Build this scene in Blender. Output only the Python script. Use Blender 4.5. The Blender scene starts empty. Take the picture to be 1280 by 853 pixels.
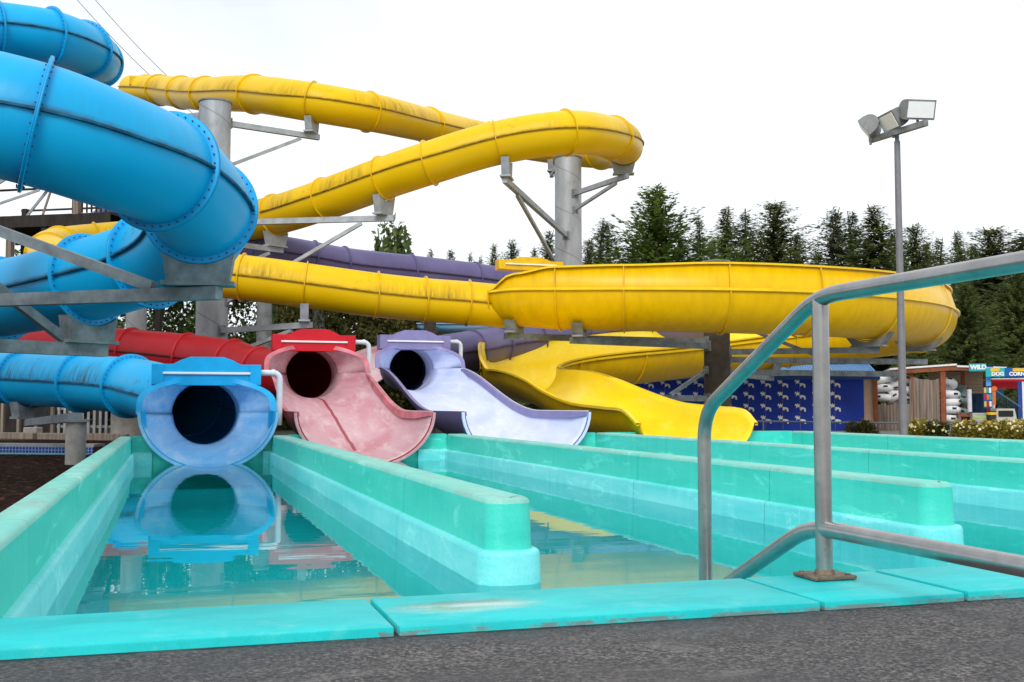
import bpy, bmesh, math, random
import numpy as np
from mathutils import Vector, Matrix
random.seed(7); np.random.seed(7)
PI = math.pi
scn = bpy.context.scene
COL = scn.collection

# ------------------------------------------------------------------ camera
FPX = 1350.0
YAW = math.radians(17.56); PITCH = math.radians(3.41)
cam_d = bpy.data.cameras.new('camera'); cam = bpy.data.objects.new('camera', cam_d); COL.objects.link(cam)
cam.location = (0, 0, 1.0); cam.rotation_euler = (PI/2 + PITCH, 0, -YAW)
cam_d.sensor_width = 36; cam_d.lens = FPX/1280*36; cam_d.clip_end = 2000; cam_d.clip_start = 0.05
scn.camera = cam
scn.render.resolution_x = 1024; scn.render.resolution_y = 682
FW = Vector((math.sin(YAW)*math.cos(PITCH), math.cos(YAW)*math.cos(PITCH), math.sin(PITCH)))
RT = Vector((math.cos(YAW), -math.sin(YAW), 0)); UPV = RT.cross(FW)
EYE = Vector((0, 0, 1.0))
def P(px, py, d):
    return EYE + FW*d + RT*((px-640)/FPX*d) + UPV*(-(py-426.5)/FPX*d)
def G(px, d, z=0.0):
    p = P(px, 507, d); return Vector((p.x, p.y, z))
def PZ(px, py, z):
    r = FW + RT*((px-640)/FPX) - UPV*((py-426.5)/FPX)
    return EYE + r*((z-1.0)/r.z)

# ------------------------------------------------------------------ materials
def newmat(name):
    m = bpy.data.materials.new(name); m.use_nodes = True
    nt = m.node_tree; b = nt.nodes['Principled BSDF']
    return m, nt, b
def nd(nt, t, **kw):
    n = nt.nodes.new(t)
    for k, v in kw.items(): setattr(n, k, v)
    return n
def noise(nt, vec, scale, detail=4, rough=.55, dist=0):
    n = nd(nt, 'ShaderNodeTexNoise'); n.inputs['Scale'].default_value = scale
    n.inputs['Detail'].default_value = detail; n.inputs['Roughness'].default_value = rough
    n.inputs['Distortion'].default_value = dist
    if vec is not None: nt.links.new(vec, n.inputs['Vector'])
    return n.outputs['Fac']
def ramp(nt, fac, stops):
    r = nd(nt, 'ShaderNodeValToRGB'); e = r.color_ramp.elements
    while len(e) < len(stops): e.new(.5)
    for el, (p, c) in zip(e, stops):
        el.position = p
        el.color = (c, c, c, 1) if isinstance(c, (int, float)) else (*c, 1)
    nt.links.new(fac, r.inputs['Fac']); return r.outputs['Color']
def mixc(nt, fac, a, b, mode='MIX'):
    m = nd(nt, 'ShaderNodeMix', data_type='RGBA', blend_type=mode)
    for sock, v in ((m.inputs['Factor'], fac), (m.inputs['A'], a), (m.inputs['B'], b)):
        if isinstance(v, (int, float)): sock.default_value = v
        elif isinstance(v, tuple): sock.default_value = (*v, 1)
        else: nt.links.new(v, sock)
    return m.outputs['Result']
def math_(nt, op, a, b=0, c=0):
    m = nd(nt, 'ShaderNodeMath', operation=op)
    for i, v in enumerate((a, b, c)):
        if isinstance(v, (int, float)): m.inputs[i].default_value = v
        else: nt.links.new(v, m.inputs[i])
    return m.outputs[0]
def mapping(nt, vec, scale):
    m = nd(nt, 'ShaderNodeMapping'); m.inputs['Scale'].default_value = scale
    nt.links.new(vec, m.inputs['Vector']); return m.outputs['Vector']
def coords(nt, kind='Object'):
    return nd(nt, 'ShaderNodeTexCoord').outputs[kind]
def bump(nt, b, h, strength=.3, dist=.01):
    n = nd(nt, 'ShaderNodeBump'); n.inputs['Strength'].default_value = strength; n.inputs['Distance'].default_value = dist
    nt.links.new(h, n.inputs['Height']); nt.links.new(n.outputs['Normal'], b.inputs['Normal'])

def plain(name, col, rough=.5, metal=0, var=.15, scale=6, bmp=0, kind='Object', sc3=(1,1,1), spec=.3):
    m, nt, b = newmat(name); v = mapping(nt, coords(nt, kind), sc3)
    n = noise(nt, v, scale, 6, .6)
    lo = tuple(c*(1-var) for c in col); hi = tuple(min(1, c*(1+var)) for c in col)
    nt.links.new(ramp(nt, n, [(.3, lo), (.7, hi)]), b.inputs['Base Color'])
    b.inputs['Roughness'].default_value = rough; b.inputs['Metallic'].default_value = metal; b.inputs['Specular IOR Level'].default_value = spec
    if bmp: bump(nt, b, noise(nt, v, scale*4, 5), bmp)
    return m

def gelcoat(name, col, fade, grime=(.05,.04,.025), rough=.28, gamt=1.0, rust=.0):
    """outside of a fibreglass tube: u = metres along, v = turn round the section"""
    m, nt, b = newmat(name)
    uv = coords(nt, 'UV'); ob = coords(nt)
    sep = nd(nt, 'ShaderNodeSeparateXYZ'); nt.links.new(uv, sep.inputs[0])
    v = sep.outputs['Y']
    # distance above seam: v in 0..0.5 is the upper half
    vv = math_(nt, 'PINGPONG', v, .25)                 # 0 at seams, .25 at crown/belly
    upper = math_(nt, 'LESS_THAN', v, .5)
    n1 = noise(nt, mapping(nt, uv, (1, 4, 1)), 1.1, 5, .6)
    base = mixc(nt, ramp(nt, n1, [(.35, 0.0), (.75, .55)]), col, fade)
    n2 = noise(nt, ob, .6, 3)
    base = mixc(nt, ramp(nt, n2, [(.4, 0), (.7, .3)]), base, tuple(c*.8 for c in col))
    # algae streaks hanging on the flank just above the seam
    st = noise(nt, mapping(nt, uv, (9, 4.0, 1)), 1.0, 7, .78, .4)
    patch = noise(nt, mapping(nt, uv, (.42, .6, 1)), 1.0, 2, .5)
    near = nd(nt, 'ShaderNodeMapRange'); nt.links.new(vv, near.inputs[0])
    near.inputs[1].default_value = .01
    nt.links.new(math_(nt, 'ADD', .04, math_(nt, 'MULTIPLY', noise(nt, mapping(nt, uv, (2.5, 0, 0)), 1.0, 3, .6), .27)), near.inputs[2]); near.inputs[3].default_value = 1; near.inputs[4].default_value = 0
    g = math_(nt, 'MULTIPLY', near.outputs[0], ramp(nt, patch, [(.44, 0), (.56, 1)]))
    g = math_(nt, 'MULTIPLY', g, ramp(nt, st, [(.40, 0), (.62, 1)]))
    g = math_(nt, 'MULTIPLY', g, upper)
    sp = noise(nt, mapping(nt, uv, (6, 22, 1)), 1.0, 6, .75)
    pt2 = noise(nt, mapping(nt, uv, (.5, .8, 1)), 1.3, 2, .5)
    g2 = math_(nt, 'MULTIPLY', ramp(nt, sp, [(.56, 0), (.68, .85)]), ramp(nt, pt2, [(.48, 0), (.62, 1)]))
    g2 = math_(nt, 'MULTIPLY', g2, upper)
    us = nd(nt, 'ShaderNodeValue'); us.name = 'ustart'; us.outputs[0].default_value = 0
    late = nd(nt, 'ShaderNodeMapRange'); nt.links.new(math_(nt, 'SUBTRACT', sep.outputs['X'], us.outputs[0]), late.inputs[0])
    late.inputs[1].default_value = -1; late.inputs[2].default_value = 1; late.inputs[3].default_value = .12; late.inputs[4].default_value = 1
    g = math_(nt, 'MULTIPLY', math_(nt, 'MAXIMUM', g, g2), .9*gamt)
    g = math_(nt, 'MULTIPLY', g, late.outputs[0])
    # a thin dirty line where water stands on the seam flange
    line = nd(nt, 'ShaderNodeMapRange'); nt.links.new(vv, line.inputs[0]); line.inputs[1].default_value = .006; line.inputs[2].default_value = .022; line.inputs[3].default_value = .75; line.inputs[4].default_value = 0
    ln2 = math_(nt, 'MULTIPLY', math_(nt, 'MULTIPLY', line.outputs[0], upper), ramp(nt, noise(nt, mapping(nt, uv, (3, 3, 1)), 1.0, 4, .7), [(.35, .1), (.6, 1)]))
    g = math_(nt, 'MAXIMUM', g, ln2)
    c = mixc(nt, g, base, grime)
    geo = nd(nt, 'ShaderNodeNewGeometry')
    c = mixc(nt, geo.outputs['Backfacing'], c, tuple(x*.30 for x in col))   # inside of the tube: its shade darkened into the colour
    b.inputs['Specular IOR Level'].default_value = .22
    nt.links.new(c, b.inputs['Base Color'])
    r = math_(nt, 'ADD', rough+.04, math_(nt, 'MULTIPLY', n1, .18)); r = math_(nt, 'ADD', r, math_(nt, 'MULTIPLY', g, .4))
    nt.links.new(r, b.inputs['Roughness'])
    bump(nt, b, noise(nt, ob, 2.2, 3), .12, .02)
    return m
def fadedshell(name, col, worn, scuff, rough=.4, stripe=None):
    """inside of a run-out, worn pale by riders and chlorine"""
    m, nt, b = newmat(name); uv = coords(nt, 'UV'); ob = coords(nt)
    n1 = noise(nt, mapping(nt, uv, (.5, 3, 1)), 1.2, 5, .6, .8)
    c = mixc(nt, ramp(nt, n1, [(.25, 0), (.6, 1)]), col, worn)
    n2 = noise(nt, mapping(nt, ob, (1.4, .28, 1)), 3.2, 7, .72, .35)
    c = mixc(nt, ramp(nt, n2, [(.5, 0), (.66, .75)]), c, scuff)
    n3 = noise(nt, ob, 9, 8, .75)
    c = mixc(nt, ramp(nt, n3, [(.62, 0), (.68, .35)]), c, tuple(x*.45 for x in col))
    if stripe:
        sp = nd(nt, 'ShaderNodeSeparateXYZ'); nt.links.new(uv, sp.inputs[0])
        wob = math_(nt, 'ADD', sp.outputs['Y'], math_(nt, 'MULTIPLY', math_(nt, 'SUBTRACT', noise(nt, mapping(nt, uv, (1.2, 0, 0)), 1, 2), .5), .02))
        on = math_(nt, 'MULTIPLY', math_(nt, 'LESS_THAN', math_(nt, 'ABSOLUTE', math_(nt, 'SUBTRACT', wob, stripe[0])), stripe[1]), math_(nt, 'LESS_THAN', sp.outputs['X'], stripe[2]))
        c = mixc(nt, math_(nt, 'MULTIPLY', on, .85), c, stripe[3])
    nt.links.new(c, b.inputs['Base Color']); b.inputs['Roughness'].default_value = rough
    b.inputs['Specular IOR Level'].default_value = .3
    bump(nt, b, noise(nt, ob, 3, 4), .15, .02)
    return m
def paint(name, col, light, dirt, rough=.45, heavy=False):
    """painted concrete/fibreglass of the lanes"""
    m, nt, b = newmat(name); ob = coords(nt)
    n1 = noise(nt, mapping(nt, ob, (.7, .35, 2.5)), 1.6, 6, .65)
    c = mixc(nt, ramp(nt, n1, [(.3, 0), (.7, 1)]), col, light)
    n2 = noise(nt, mapping(nt, ob, (9, 9, .5)), 1, 5, .7)
    c = mixc(nt, ramp(nt, n2, [(.5, 0), (.7, .6)]), c, light)
    n5 = noise(nt, mapping(nt, ob, (1.6, .8, 3)), 1.3, 7, .72, 1.0)
    c = mixc(nt, ramp(nt, n5, [(.56, 0), (.66, .5)]), c, tuple(min(1, x*1.25+.12) for x in light))
    n3 = noise(nt, mapping(nt, ob, (1, .4, 1)) if heavy else ob, 5, 8, .75)
    c = mixc(nt, ramp(nt, n3, [(.48, 0), (.66, .65)] if heavy else [(.6, 0), (.74, .5)]), c, dirt)
    n4 = noise(nt, ob, 60, 3)
    c = mixc(nt, ramp(nt, n4, [(.45, 0), (.75, .16)]), c, tuple(x*.5 for x in col))
    # joints between cast panels every 2.6 m along the lane
    sp = nd(nt, 'ShaderNodeSeparateXYZ'); nt.links.new(ob, sp.inputs[0])
    fr = math_(nt, 'FRACT', math_(nt, 'DIVIDE', sp.outputs['Y'], 2.6))
    ln = math_(nt, 'LESS_THAN', fr, .0035)
    c = mixc(nt, math_(nt, 'MULTIPLY', ln, .6), c, tuple(x*.3 for x in col))
    nt.links.new(c, b.inputs['Base Color'])
    nt.links.new(math_(nt, 'ADD', rough-.1, math_(nt, 'MULTIPLY', n1, .25)), b.inputs['Roughness'])
    b.inputs['Specular IOR Level'].default_value = .3
    bump(nt, b, n4, .1, .004)
    return m

M = {}
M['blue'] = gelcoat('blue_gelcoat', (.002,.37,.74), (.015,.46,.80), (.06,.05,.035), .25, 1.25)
M['blue_flange'] = plain('blue_flange_gelcoat', (.003,.35,.72), .4, var=.12, scale=3)
M['blue_seam'] = plain('blue_seam_grime_shade', (.008,.09,.17), .7, var=.7, scale=5)  # seam colours carry grime plus the painted shadow of the gap
M['blue_in'] = fadedshell('blue_inside_worn', (.06,.42,.80), (.36,.60,.88), (.50,.70,.90))
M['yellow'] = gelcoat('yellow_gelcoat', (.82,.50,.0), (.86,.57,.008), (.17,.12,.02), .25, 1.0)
M['yellow_flange'] = plain('yellow_flange_gelcoat', (.72,.45,.003), .35, var=.14, scale=3)
M['yellow_seam'] = plain('yellow_seam_grime_shade', (.26,.15,.005), .7, var=.6, scale=5)
M['yellow_rib'] = plain('yellow_rib_gelcoat', (.84,.56,.008), .3, var=.1, scale=3)
M['yellow_in'] = fadedshell('yellow_inside_worn', (.84,.58,.004), (.90,.68,.012), (.92,.72,.08), .3)
M['yellow_plain'] = plain('yellow_shell', (.76,.46,.0), .32, var=.10, scale=3, spec=.22, sc3=(1.6,1.6,.45))
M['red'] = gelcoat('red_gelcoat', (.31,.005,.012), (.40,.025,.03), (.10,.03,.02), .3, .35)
M['red_flange'] = plain('red_flange_gelcoat', (.40,.008,.015), .35, var=.15, scale=3)
M['red_seam'] = plain('red_seam_grime_shade', (.09,.01,.01), .7, var=.5)
M['red_in'] = fadedshell('red_inside_worn', (.50,.19,.23), (.60,.38,.42), (.68,.52,.53), stripe=(.47,.009,5.2,(.28,.02,.04)))
M['red_lip'] = plain('red_lip_worn', (.50,.15,.18), .45, var=.35, scale=2.5)
M['red_hot'] = plain('red_header_gelcoat', (.55,.008,.02), .3, var=.1, scale=3)
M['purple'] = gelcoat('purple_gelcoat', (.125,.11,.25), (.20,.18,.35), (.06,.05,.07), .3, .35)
M['purple_flange'] = plain('purple_flange_gelcoat', (.115,.10,.23), .4, var=.15, scale=3)
M['purple_seam'] = plain('purple_seam_grime_shade', (.05,.03,.07), .7, var=.5)
M['purple_in'] = fadedshell('purple_inside_worn', (.47,.55,.84), (.66,.72,.93), (.74,.78,.93))
M['purple_head'] = plain('purple_header_gelcoat', (.22,.20,.40), .4, var=.14, scale=3)
M['aqua'] = paint('aqua_wall_paint', (.020,.56,.45), (.08,.67,.56), (.25,.52,.36))
M['aqua_top'] = paint('aqua_top_paint', (.13,.55,.47), (.28,.60,.53), (.25,.33,.28), .6, True)
M['cyan'] = paint('cyan_ledge_paint', (.07,.63,.64), (.24,.76,.78), (.03,.52,.50))
M['floor'] = paint('pool_floor_paint', (.0,.56,.60), (.0,.64,.68), (.0,.42,.42))
M['galv'] = plain('galvanised_steel', (.36,.38,.40), .5, .35, var=.25, scale=3, bmp=.05)
M['galv_dark'] = plain('dull_galvanised_steel', (.22,.23,.24), .6, .25, var=.35, scale=3)
M['galv_blue'] = plain('weathered_galvanised_beam', (.20,.235,.255), .6, .2, var=.4, scale=4)
M['rust'] = plain('rusted_steel', (.075,.06,.05), .75, .1, var=.4, scale=2.5)
M['concrete'] = plain('concrete', (.36,.34,.31), .85, var=.22, scale=5, bmp=.3)
M['white_pipe'] = plain('white_plastic_pipe', (.62,.66,.72), .4, var=.06)
M['white'] = plain('white_trim', (.78,.78,.78), .4, var=.05)
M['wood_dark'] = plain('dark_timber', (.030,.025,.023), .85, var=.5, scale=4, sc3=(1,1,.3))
M['wood_grey'] = plain('weathered_timber', (.25,.20,.165), .85, var=.45, scale=5, sc3=(2.5,2.5,.12))
M['wood_red'] = plain('stained_timber', (.26,.075,.03), .6, var=.25, scale=5)
M['wood_tan'] = plain('tan_boards', (.50,.36,.24), .7, var=.2, scale=4, sc3=(.4,.4,4))
M['picket'] = plain('pale_pickets', (.36,.36,.37), .7, var=.2)
M['cable'] = plain('black_cable', (.03,.03,.035), .6)

def column_steel():
    m, nt, b = newmat('column_steel'); ob = coords(nt)
    n1 = noise(nt, mapping(nt, ob, (1.5,1.5,.5)), 1.4, 6, .65)
    c = ramp(nt, n1, [(.3, (.25,.27,.29)), (.7, (.44,.46,.49))])
    # spiral weld
    sp = nd(nt, 'ShaderNodeSeparateXYZ'); nt.links.new(ob, sp.inputs[0])
    ang = math_(nt, 'DIVIDE', math_(nt, 'ARCTAN2', sp.outputs['Y'], sp.outputs['X']), 2*PI)
    f = math_(nt, 'FRACT', math_(nt, 'ADD', math_(nt, 'DIVIDE', sp.outputs['Z'], 1.5), ang))
    ln = math_(nt, 'LESS_THAN', f, .03)
    c = mixc(nt, math_(nt, 'MULTIPLY', ln, .45), c, (.12,.12,.12))
    n2 = noise(nt, ob, 3, 5, .7)
    c = mixc(nt, ramp(nt, n2, [(.58, 0), (.72, .4)]), c, (.17,.16,.15))
    nt.links.new(c, b.inputs['Base Color']); b.inputs['Roughness'].default_value = .5; b.inputs['Metallic'].default_value = .3
    return m
M['column'] = column_steel()
M['bolt'] = plain('dark_bolt', (.05,.06,.075), .6, .2)

def stainless():
    m, nt, b = newmat('brushed_stainless'); ob = coords(nt)
    n = noise(nt, mapping(nt, ob, (60, 6, 60)), 1, 4, .6)
    n2 = noise(nt, ob, 5, 6, .7)
    c = ramp(nt, n2, [(.35, (.34,.33,.325)), (.7, (.50,.48,.46))])
    n3 = noise(nt, ob, 14, 7, .75)
    c = mixc(nt, ramp(nt, n3, [(.62, 0), (.75, .5)]), c, (.22,.13,.08))
    nt.links.new(c, b.inputs['Base Color']); b.inputs['Metallic'].default_value = .9
    nt.links.new(math_(nt, 'ADD', .22, math_(nt, 'MULTIPLY', n, .18)), b.inputs['Roughness'])
    return m
M['steel'] = stainless()
M['rusty_foot'] = plain('rust_stained_plate', (.17,.13,.10), .6, .35, var=.6, scale=30)

def coping():
    m, nt, b = newmat('coping_paint'); ob = coords(nt)
    n1 = noise(nt, mapping(nt, ob, (1, 2.5, 1)), 2.2, 6, .65)
    c = ramp(nt, n1, [(.3, (.0,.46,.48)), (.7, (.006,.60,.61))])
    n2 = noise(nt, ob, 7, 8, .75)
    c = mixc(nt, ramp(nt, n2, [(.53, 0), (.70, .5)]), c, (.20,.62,.60))
    n7 = noise(nt, mapping(nt, ob, (.8, 3, 1)), 3.5, 8, .75, .8)
    c = mixc(nt, ramp(nt, n7, [(.54, 0), (.68, .45)]), c, (.0,.33,.34))
    sp = nd(nt, 'ShaderNodeSeparateXYZ'); nt.links.new(ob, sp.inputs[0])
    # chipped lower front edge shows grey concrete
    low = math_(nt, 'MULTIPLY', math_(nt, 'LESS_THAN', sp.outputs['Z'], .366), math_(nt, 'GREATER_THAN', math_(nt, 'ADD', sp.outputs['X'], noise(nt, ob, 2)), 1.0))
    chip = ramp(nt, noise(nt, mapping(nt, ob, (5, 5, 14)), 1, 6, .7), [(.44, 0), (.52, 1)])
    c = mixc(nt, math_(nt, 'MULTIPLY', low, math_(nt,'MULTIPLY', chip, .85)), c, (.16,.17,.17))
    n4 = noise(nt, ob, 120, 3)
    c = mixc(nt, ramp(nt, n4, [(.45, 0), (.8, .25)]), c, (.0,.30,.32))
    nt.links.new(c, b.inputs['Base Color'])
    # a shallow wet patch on the second slab is smoother than the rest
    dx = math_(nt, 'DIVIDE', math_(nt, 'SUBTRACT', sp.outputs['X'], .90), .40)
    dy = math_(nt, 'DIVIDE', math_(nt, 'SUBTRACT', sp.outputs['Y'], 3.28), .15)
    d2 = math_(nt, 'ADD', math_(nt, 'MULTIPLY', dx, dx), math_(nt, 'MULTIPLY', dy, dy))
    d2 = math_(nt, 'ADD', d2, math_(nt, 'MULTIPLY', n1, .9))
    wet = ramp(nt, d2, [(.45, 1), (1.35, 0)])
    nt.links.new(wet, b.inputs['Coat Weight']); b.inputs['Coat Roughness'].default_value = .12; b.inputs['Coat IOR'].default_value = 1.7
    dry = math_(nt, 'ADD', .38, math_(nt, 'MULTIPLY', n2, .25))
    b.inputs['Specular IOR Level'].default_value = .35
    rr = nd(nt, 'ShaderNodeMix', data_type='FLOAT'); nt.links.new(wet, rr.inputs[0]); nt.links.new(dry, rr.inputs[2]); rr.inputs[3].default_value = .06
    nt.links.new(rr.outputs[0], b.inputs['Roughness'])
    bump(nt, b, n4, .12, .003)
    return m
M['coping'] = coping()
def asphalt():
    m, nt, b = newmat('deck_aggregate'); ob = coords(nt)
    n1 = noise(nt, ob, 95, 3, .6); n2 = noise(nt, mapping(nt, ob, (1, 2, 1)), 1.3, 6, .65); n3 = noise(nt, ob, 170, 2)
    c = ramp(nt, n1, [(.36, (.026,.024,.027)), (.5, (.082,.076,.077)), (.66, (.24,.225,.215))])
    c = mixc(nt, ramp(nt, n2, [(.35, .75), (.62, 0)]), c, (.028,.025,.03))
    c = mixc(nt, ramp(nt, n3, [(.66, 0), (.74, .6)]), c, (.34,.32,.31))
    sp = nd(nt, 'ShaderNodeSeparateXYZ'); nt.links.new(ob, sp.inputs[0])
    kerb = math_(nt, 'ADD', 3.0, math_(nt, 'MULTIPLY', math_(nt, 'MAXIMUM', math_(nt, 'SUBTRACT', 1.9, sp.outputs['X']), 0), .024))
    dist = math_(nt, 'SUBTRACT', kerb, sp.outputs['Y'])
    ed = math_(nt, 'ADD', dist, math_(nt, 'MULTIPLY', math_(nt, 'SUBTRACT', noise(nt, ob, 3.5, 6, .7), .5), .09))
    c = mixc(nt, ramp(nt, ed, [(.012, 1), (.022, 0)]), c, (.010,.011,.018))          # open joint filled with tar and dirt
    c = mixc(nt, ramp(nt, math_(nt, 'ADD', ed, math_(nt, 'MULTIPLY', noise(nt, mapping(nt, ob, (1, 3, 1)), 1.7, 4), .35)), [(.16, .55), (.34, 0)]), c, (.03,.028,.032))
    n6 = noise(nt, mapping(nt, ob, (.6, 1.8, 1)), 2.6, 7, .75, 1.2)
    c = mixc(nt, ramp(nt, n6, [(.55, 0), (.63, .35)]), c, (.20,.19,.185))
    nt.links.new(c, b.inputs['Base Color'])
    nt.links.new(ramp(nt, n2, [(.35, .45), (.6, .85)]), b.inputs['Roughness'])
    b.inputs['Specular IOR Level'].default_value = .35
    bump(nt, b, n1, 1.0, .008)
    return m
M['asphalt'] = asphalt()
def mulch():
    m, nt, b = newmat('bark_mulch'); ob = coords(nt)
    n1 = noise(nt, mapping(nt, ob, (9, 3.2, 9)), 1, 5, .75); n2 = noise(nt, ob, .7, 4)
    c = ramp(nt, n1, [(.36, (.006,.003,.004)), (.56, (.035,.014,.013)), (.70, (.20,.11,.10))])
    c = mixc(nt, ramp(nt, n2, [(.4, 0), (.7, .5)]), c, (.03,.03,.012))
    nt.links.new(c, b.inputs['Base Color']); b.inputs['Roughness'].default_value = 1; b.inputs['Specular IOR Level'].default_value = .02
    bump(nt, b, n1, 1, .05); return m
M['mulch'] = mulch()
def groundmat():
    m, nt, b = newmat('ground_soil_grass'); ob = coords(nt)
    n1 = noise(nt, ob, .35, 5); n2 = noise(nt, ob, 18, 5, .7)
    c = ramp(nt, n1, [(.4, (.05,.045,.03)), (.6, (.035,.055,.018))])
    c = mixc(nt, ramp(nt, n2, [(.4, 0), (.75, .5)]), c, (.09,.08,.055))
    nt.links.new(c, b.inputs['Base Color']); b.inputs['Roughness'].default_value = .95
    bump(nt, b, n2, .8, .05); return m
M['ground'] = groundmat()
def watermat():
    m = bpy.data.materials.new('pool_water'); m.use_nodes = True; nt = m.node_tree
    for n in list(nt.nodes): nt.nodes.remove(n)
    out = nd(nt, 'ShaderNodeOutputMaterial')
    tr = nd(nt, 'ShaderNodeBsdfTransparent'); tr.inputs[0].default_value = (.55,.97,.97,1)
    gl = nd(nt, 'ShaderNodeBsdfGlossy'); gl.inputs['Roughness'].default_value = .012; gl.inputs['Color'].default_value = (1,1,1,1)
    fr = nd(nt, 'ShaderNodeFresnel'); fr.inputs['IOR'].default_value = 1.29
    ob = coords(nt)
    h = noise(nt, mapping(nt, ob, (.5, 1.6, 1)), 2.2, 2, .5)
    bp = nd(nt, 'ShaderNodeBump'); bp.inputs['Strength'].default_value = .018; bp.inputs['Distance'].default_value = .05
    nt.links.new(h, bp.inputs['Height'])
    nt.links.new(bp.outputs[0], gl.inputs['Normal'])
    mx = nd(nt, 'ShaderNodeMixShader'); nt.links.new(fr.outputs[0], mx.inputs[0]); nt.links.new(tr.outputs[0], mx.inputs[1]); nt.links.new(gl.outputs[0], mx.inputs[2])
    nt.links.new(mx.outputs[0], out.inputs[0]); return m
M['water'] = watermat()
def leafmat(name, dark, light, sc=.5):
    m, nt, b = newmat(name); g = nd(nt, 'ShaderNodeNewGeometry')
    n1 = noise(nt, g.outputs['Position'], sc, 4, .6)
    at = nd(nt, 'ShaderNodeAttribute'); at.attribute_name = 'tone'
    f = math_(nt, 'ADD', math_(nt, 'MULTIPLY', n1, .7), math_(nt, 'MULTIPLY', at.outputs['Fac'], .45))
    nt.links.new(ramp(nt, f, [(.3, dark), (.85, light)]), b.inputs['Base Color'])
    b.inputs['Roughness'].default_value = .65
    b.inputs['Specular IOR Level'].default_value = .15
    tl = nd(nt, 'ShaderNodeBsdfTranslucent'); nt.links.new(b.inputs['Base Color'].links[0].from_socket, tl.inputs[0])
    mx = nd(nt, 'ShaderNodeMixShader'); mx.inputs[0].default_value = .38
    nt.links.new(b.outputs[0], mx.inputs[1]); nt.links.new(tl.outputs[0], mx.inputs[2]); nt.links.new(mx.outputs[0], nt.nodes['Material Output'].inputs[0])
    return m
M['fir'] = leafmat('fir_needles', (.050,.085,.030), (.20,.24,.07))
M['fir_blue'] = leafmat('dark_fir_needles', (.045,.078,.040), (.16,.20,.085))
M['cedar'] = leafmat('cedar_sprays', (.05,.10,.022), (.19,.26,.055))
M['broad'] = leafmat('broadleaf_leaves', (.025,.05,.014), (.12,.17,.05))
M['hedge'] = leafmat('hedge_leaves', (.04,.05,.015), (.16,.15,.045))
M['shrub_y'] = leafmat('golden_shrub_leaves', (.20,.20,.03), (.68,.56,.14), 2)
M['flower'] = plain('cream_flowers', (.75,.66,.36), .7, var=.2)
M['bark'] = plain('bark', (.10,.075,.055), .9, var=.4, scale=6, sc3=(2,2,.3))

# ------------------------------------------------------------------ object helpers
def tag(o, label=None, cat=None, group=None, kind=None):
    if label: o['label'] = label
    if cat: o['category'] = cat
    if group: o['group'] = group
    if kind: o['kind'] = kind
    return o
def empty(name, loc, label, cat, group=None):
    o = bpy.data.objects.new(name, None); COL.objects.link(o); o.location = loc; o.empty_display_size = .2
    return tag(o, label, cat, group)
def linkmesh(name, me, mats, parent=None, smooth=None):
    if not isinstance(mats, (list, tuple)): mats = [mats]
    for m in mats: me.materials.append(m)
    o = bpy.data.objects.new(name, me); COL.objects.link(o)
    if parent is not None:
        o.parent = parent; root = parent
        off = Vector((0,0,0)); p = parent
        while p: off += Vector(p.location); p = p.parent
        # geometry is authored in world space; shift it under the parent
        o.location = -off
    if smooth is not None:
        for p in me.polygons: p.use_smooth = True
        if smooth < 180:
            try: me.set_sharp_from_angle(angle=math.radians(smooth))
            except Exception: pass
    return o
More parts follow.
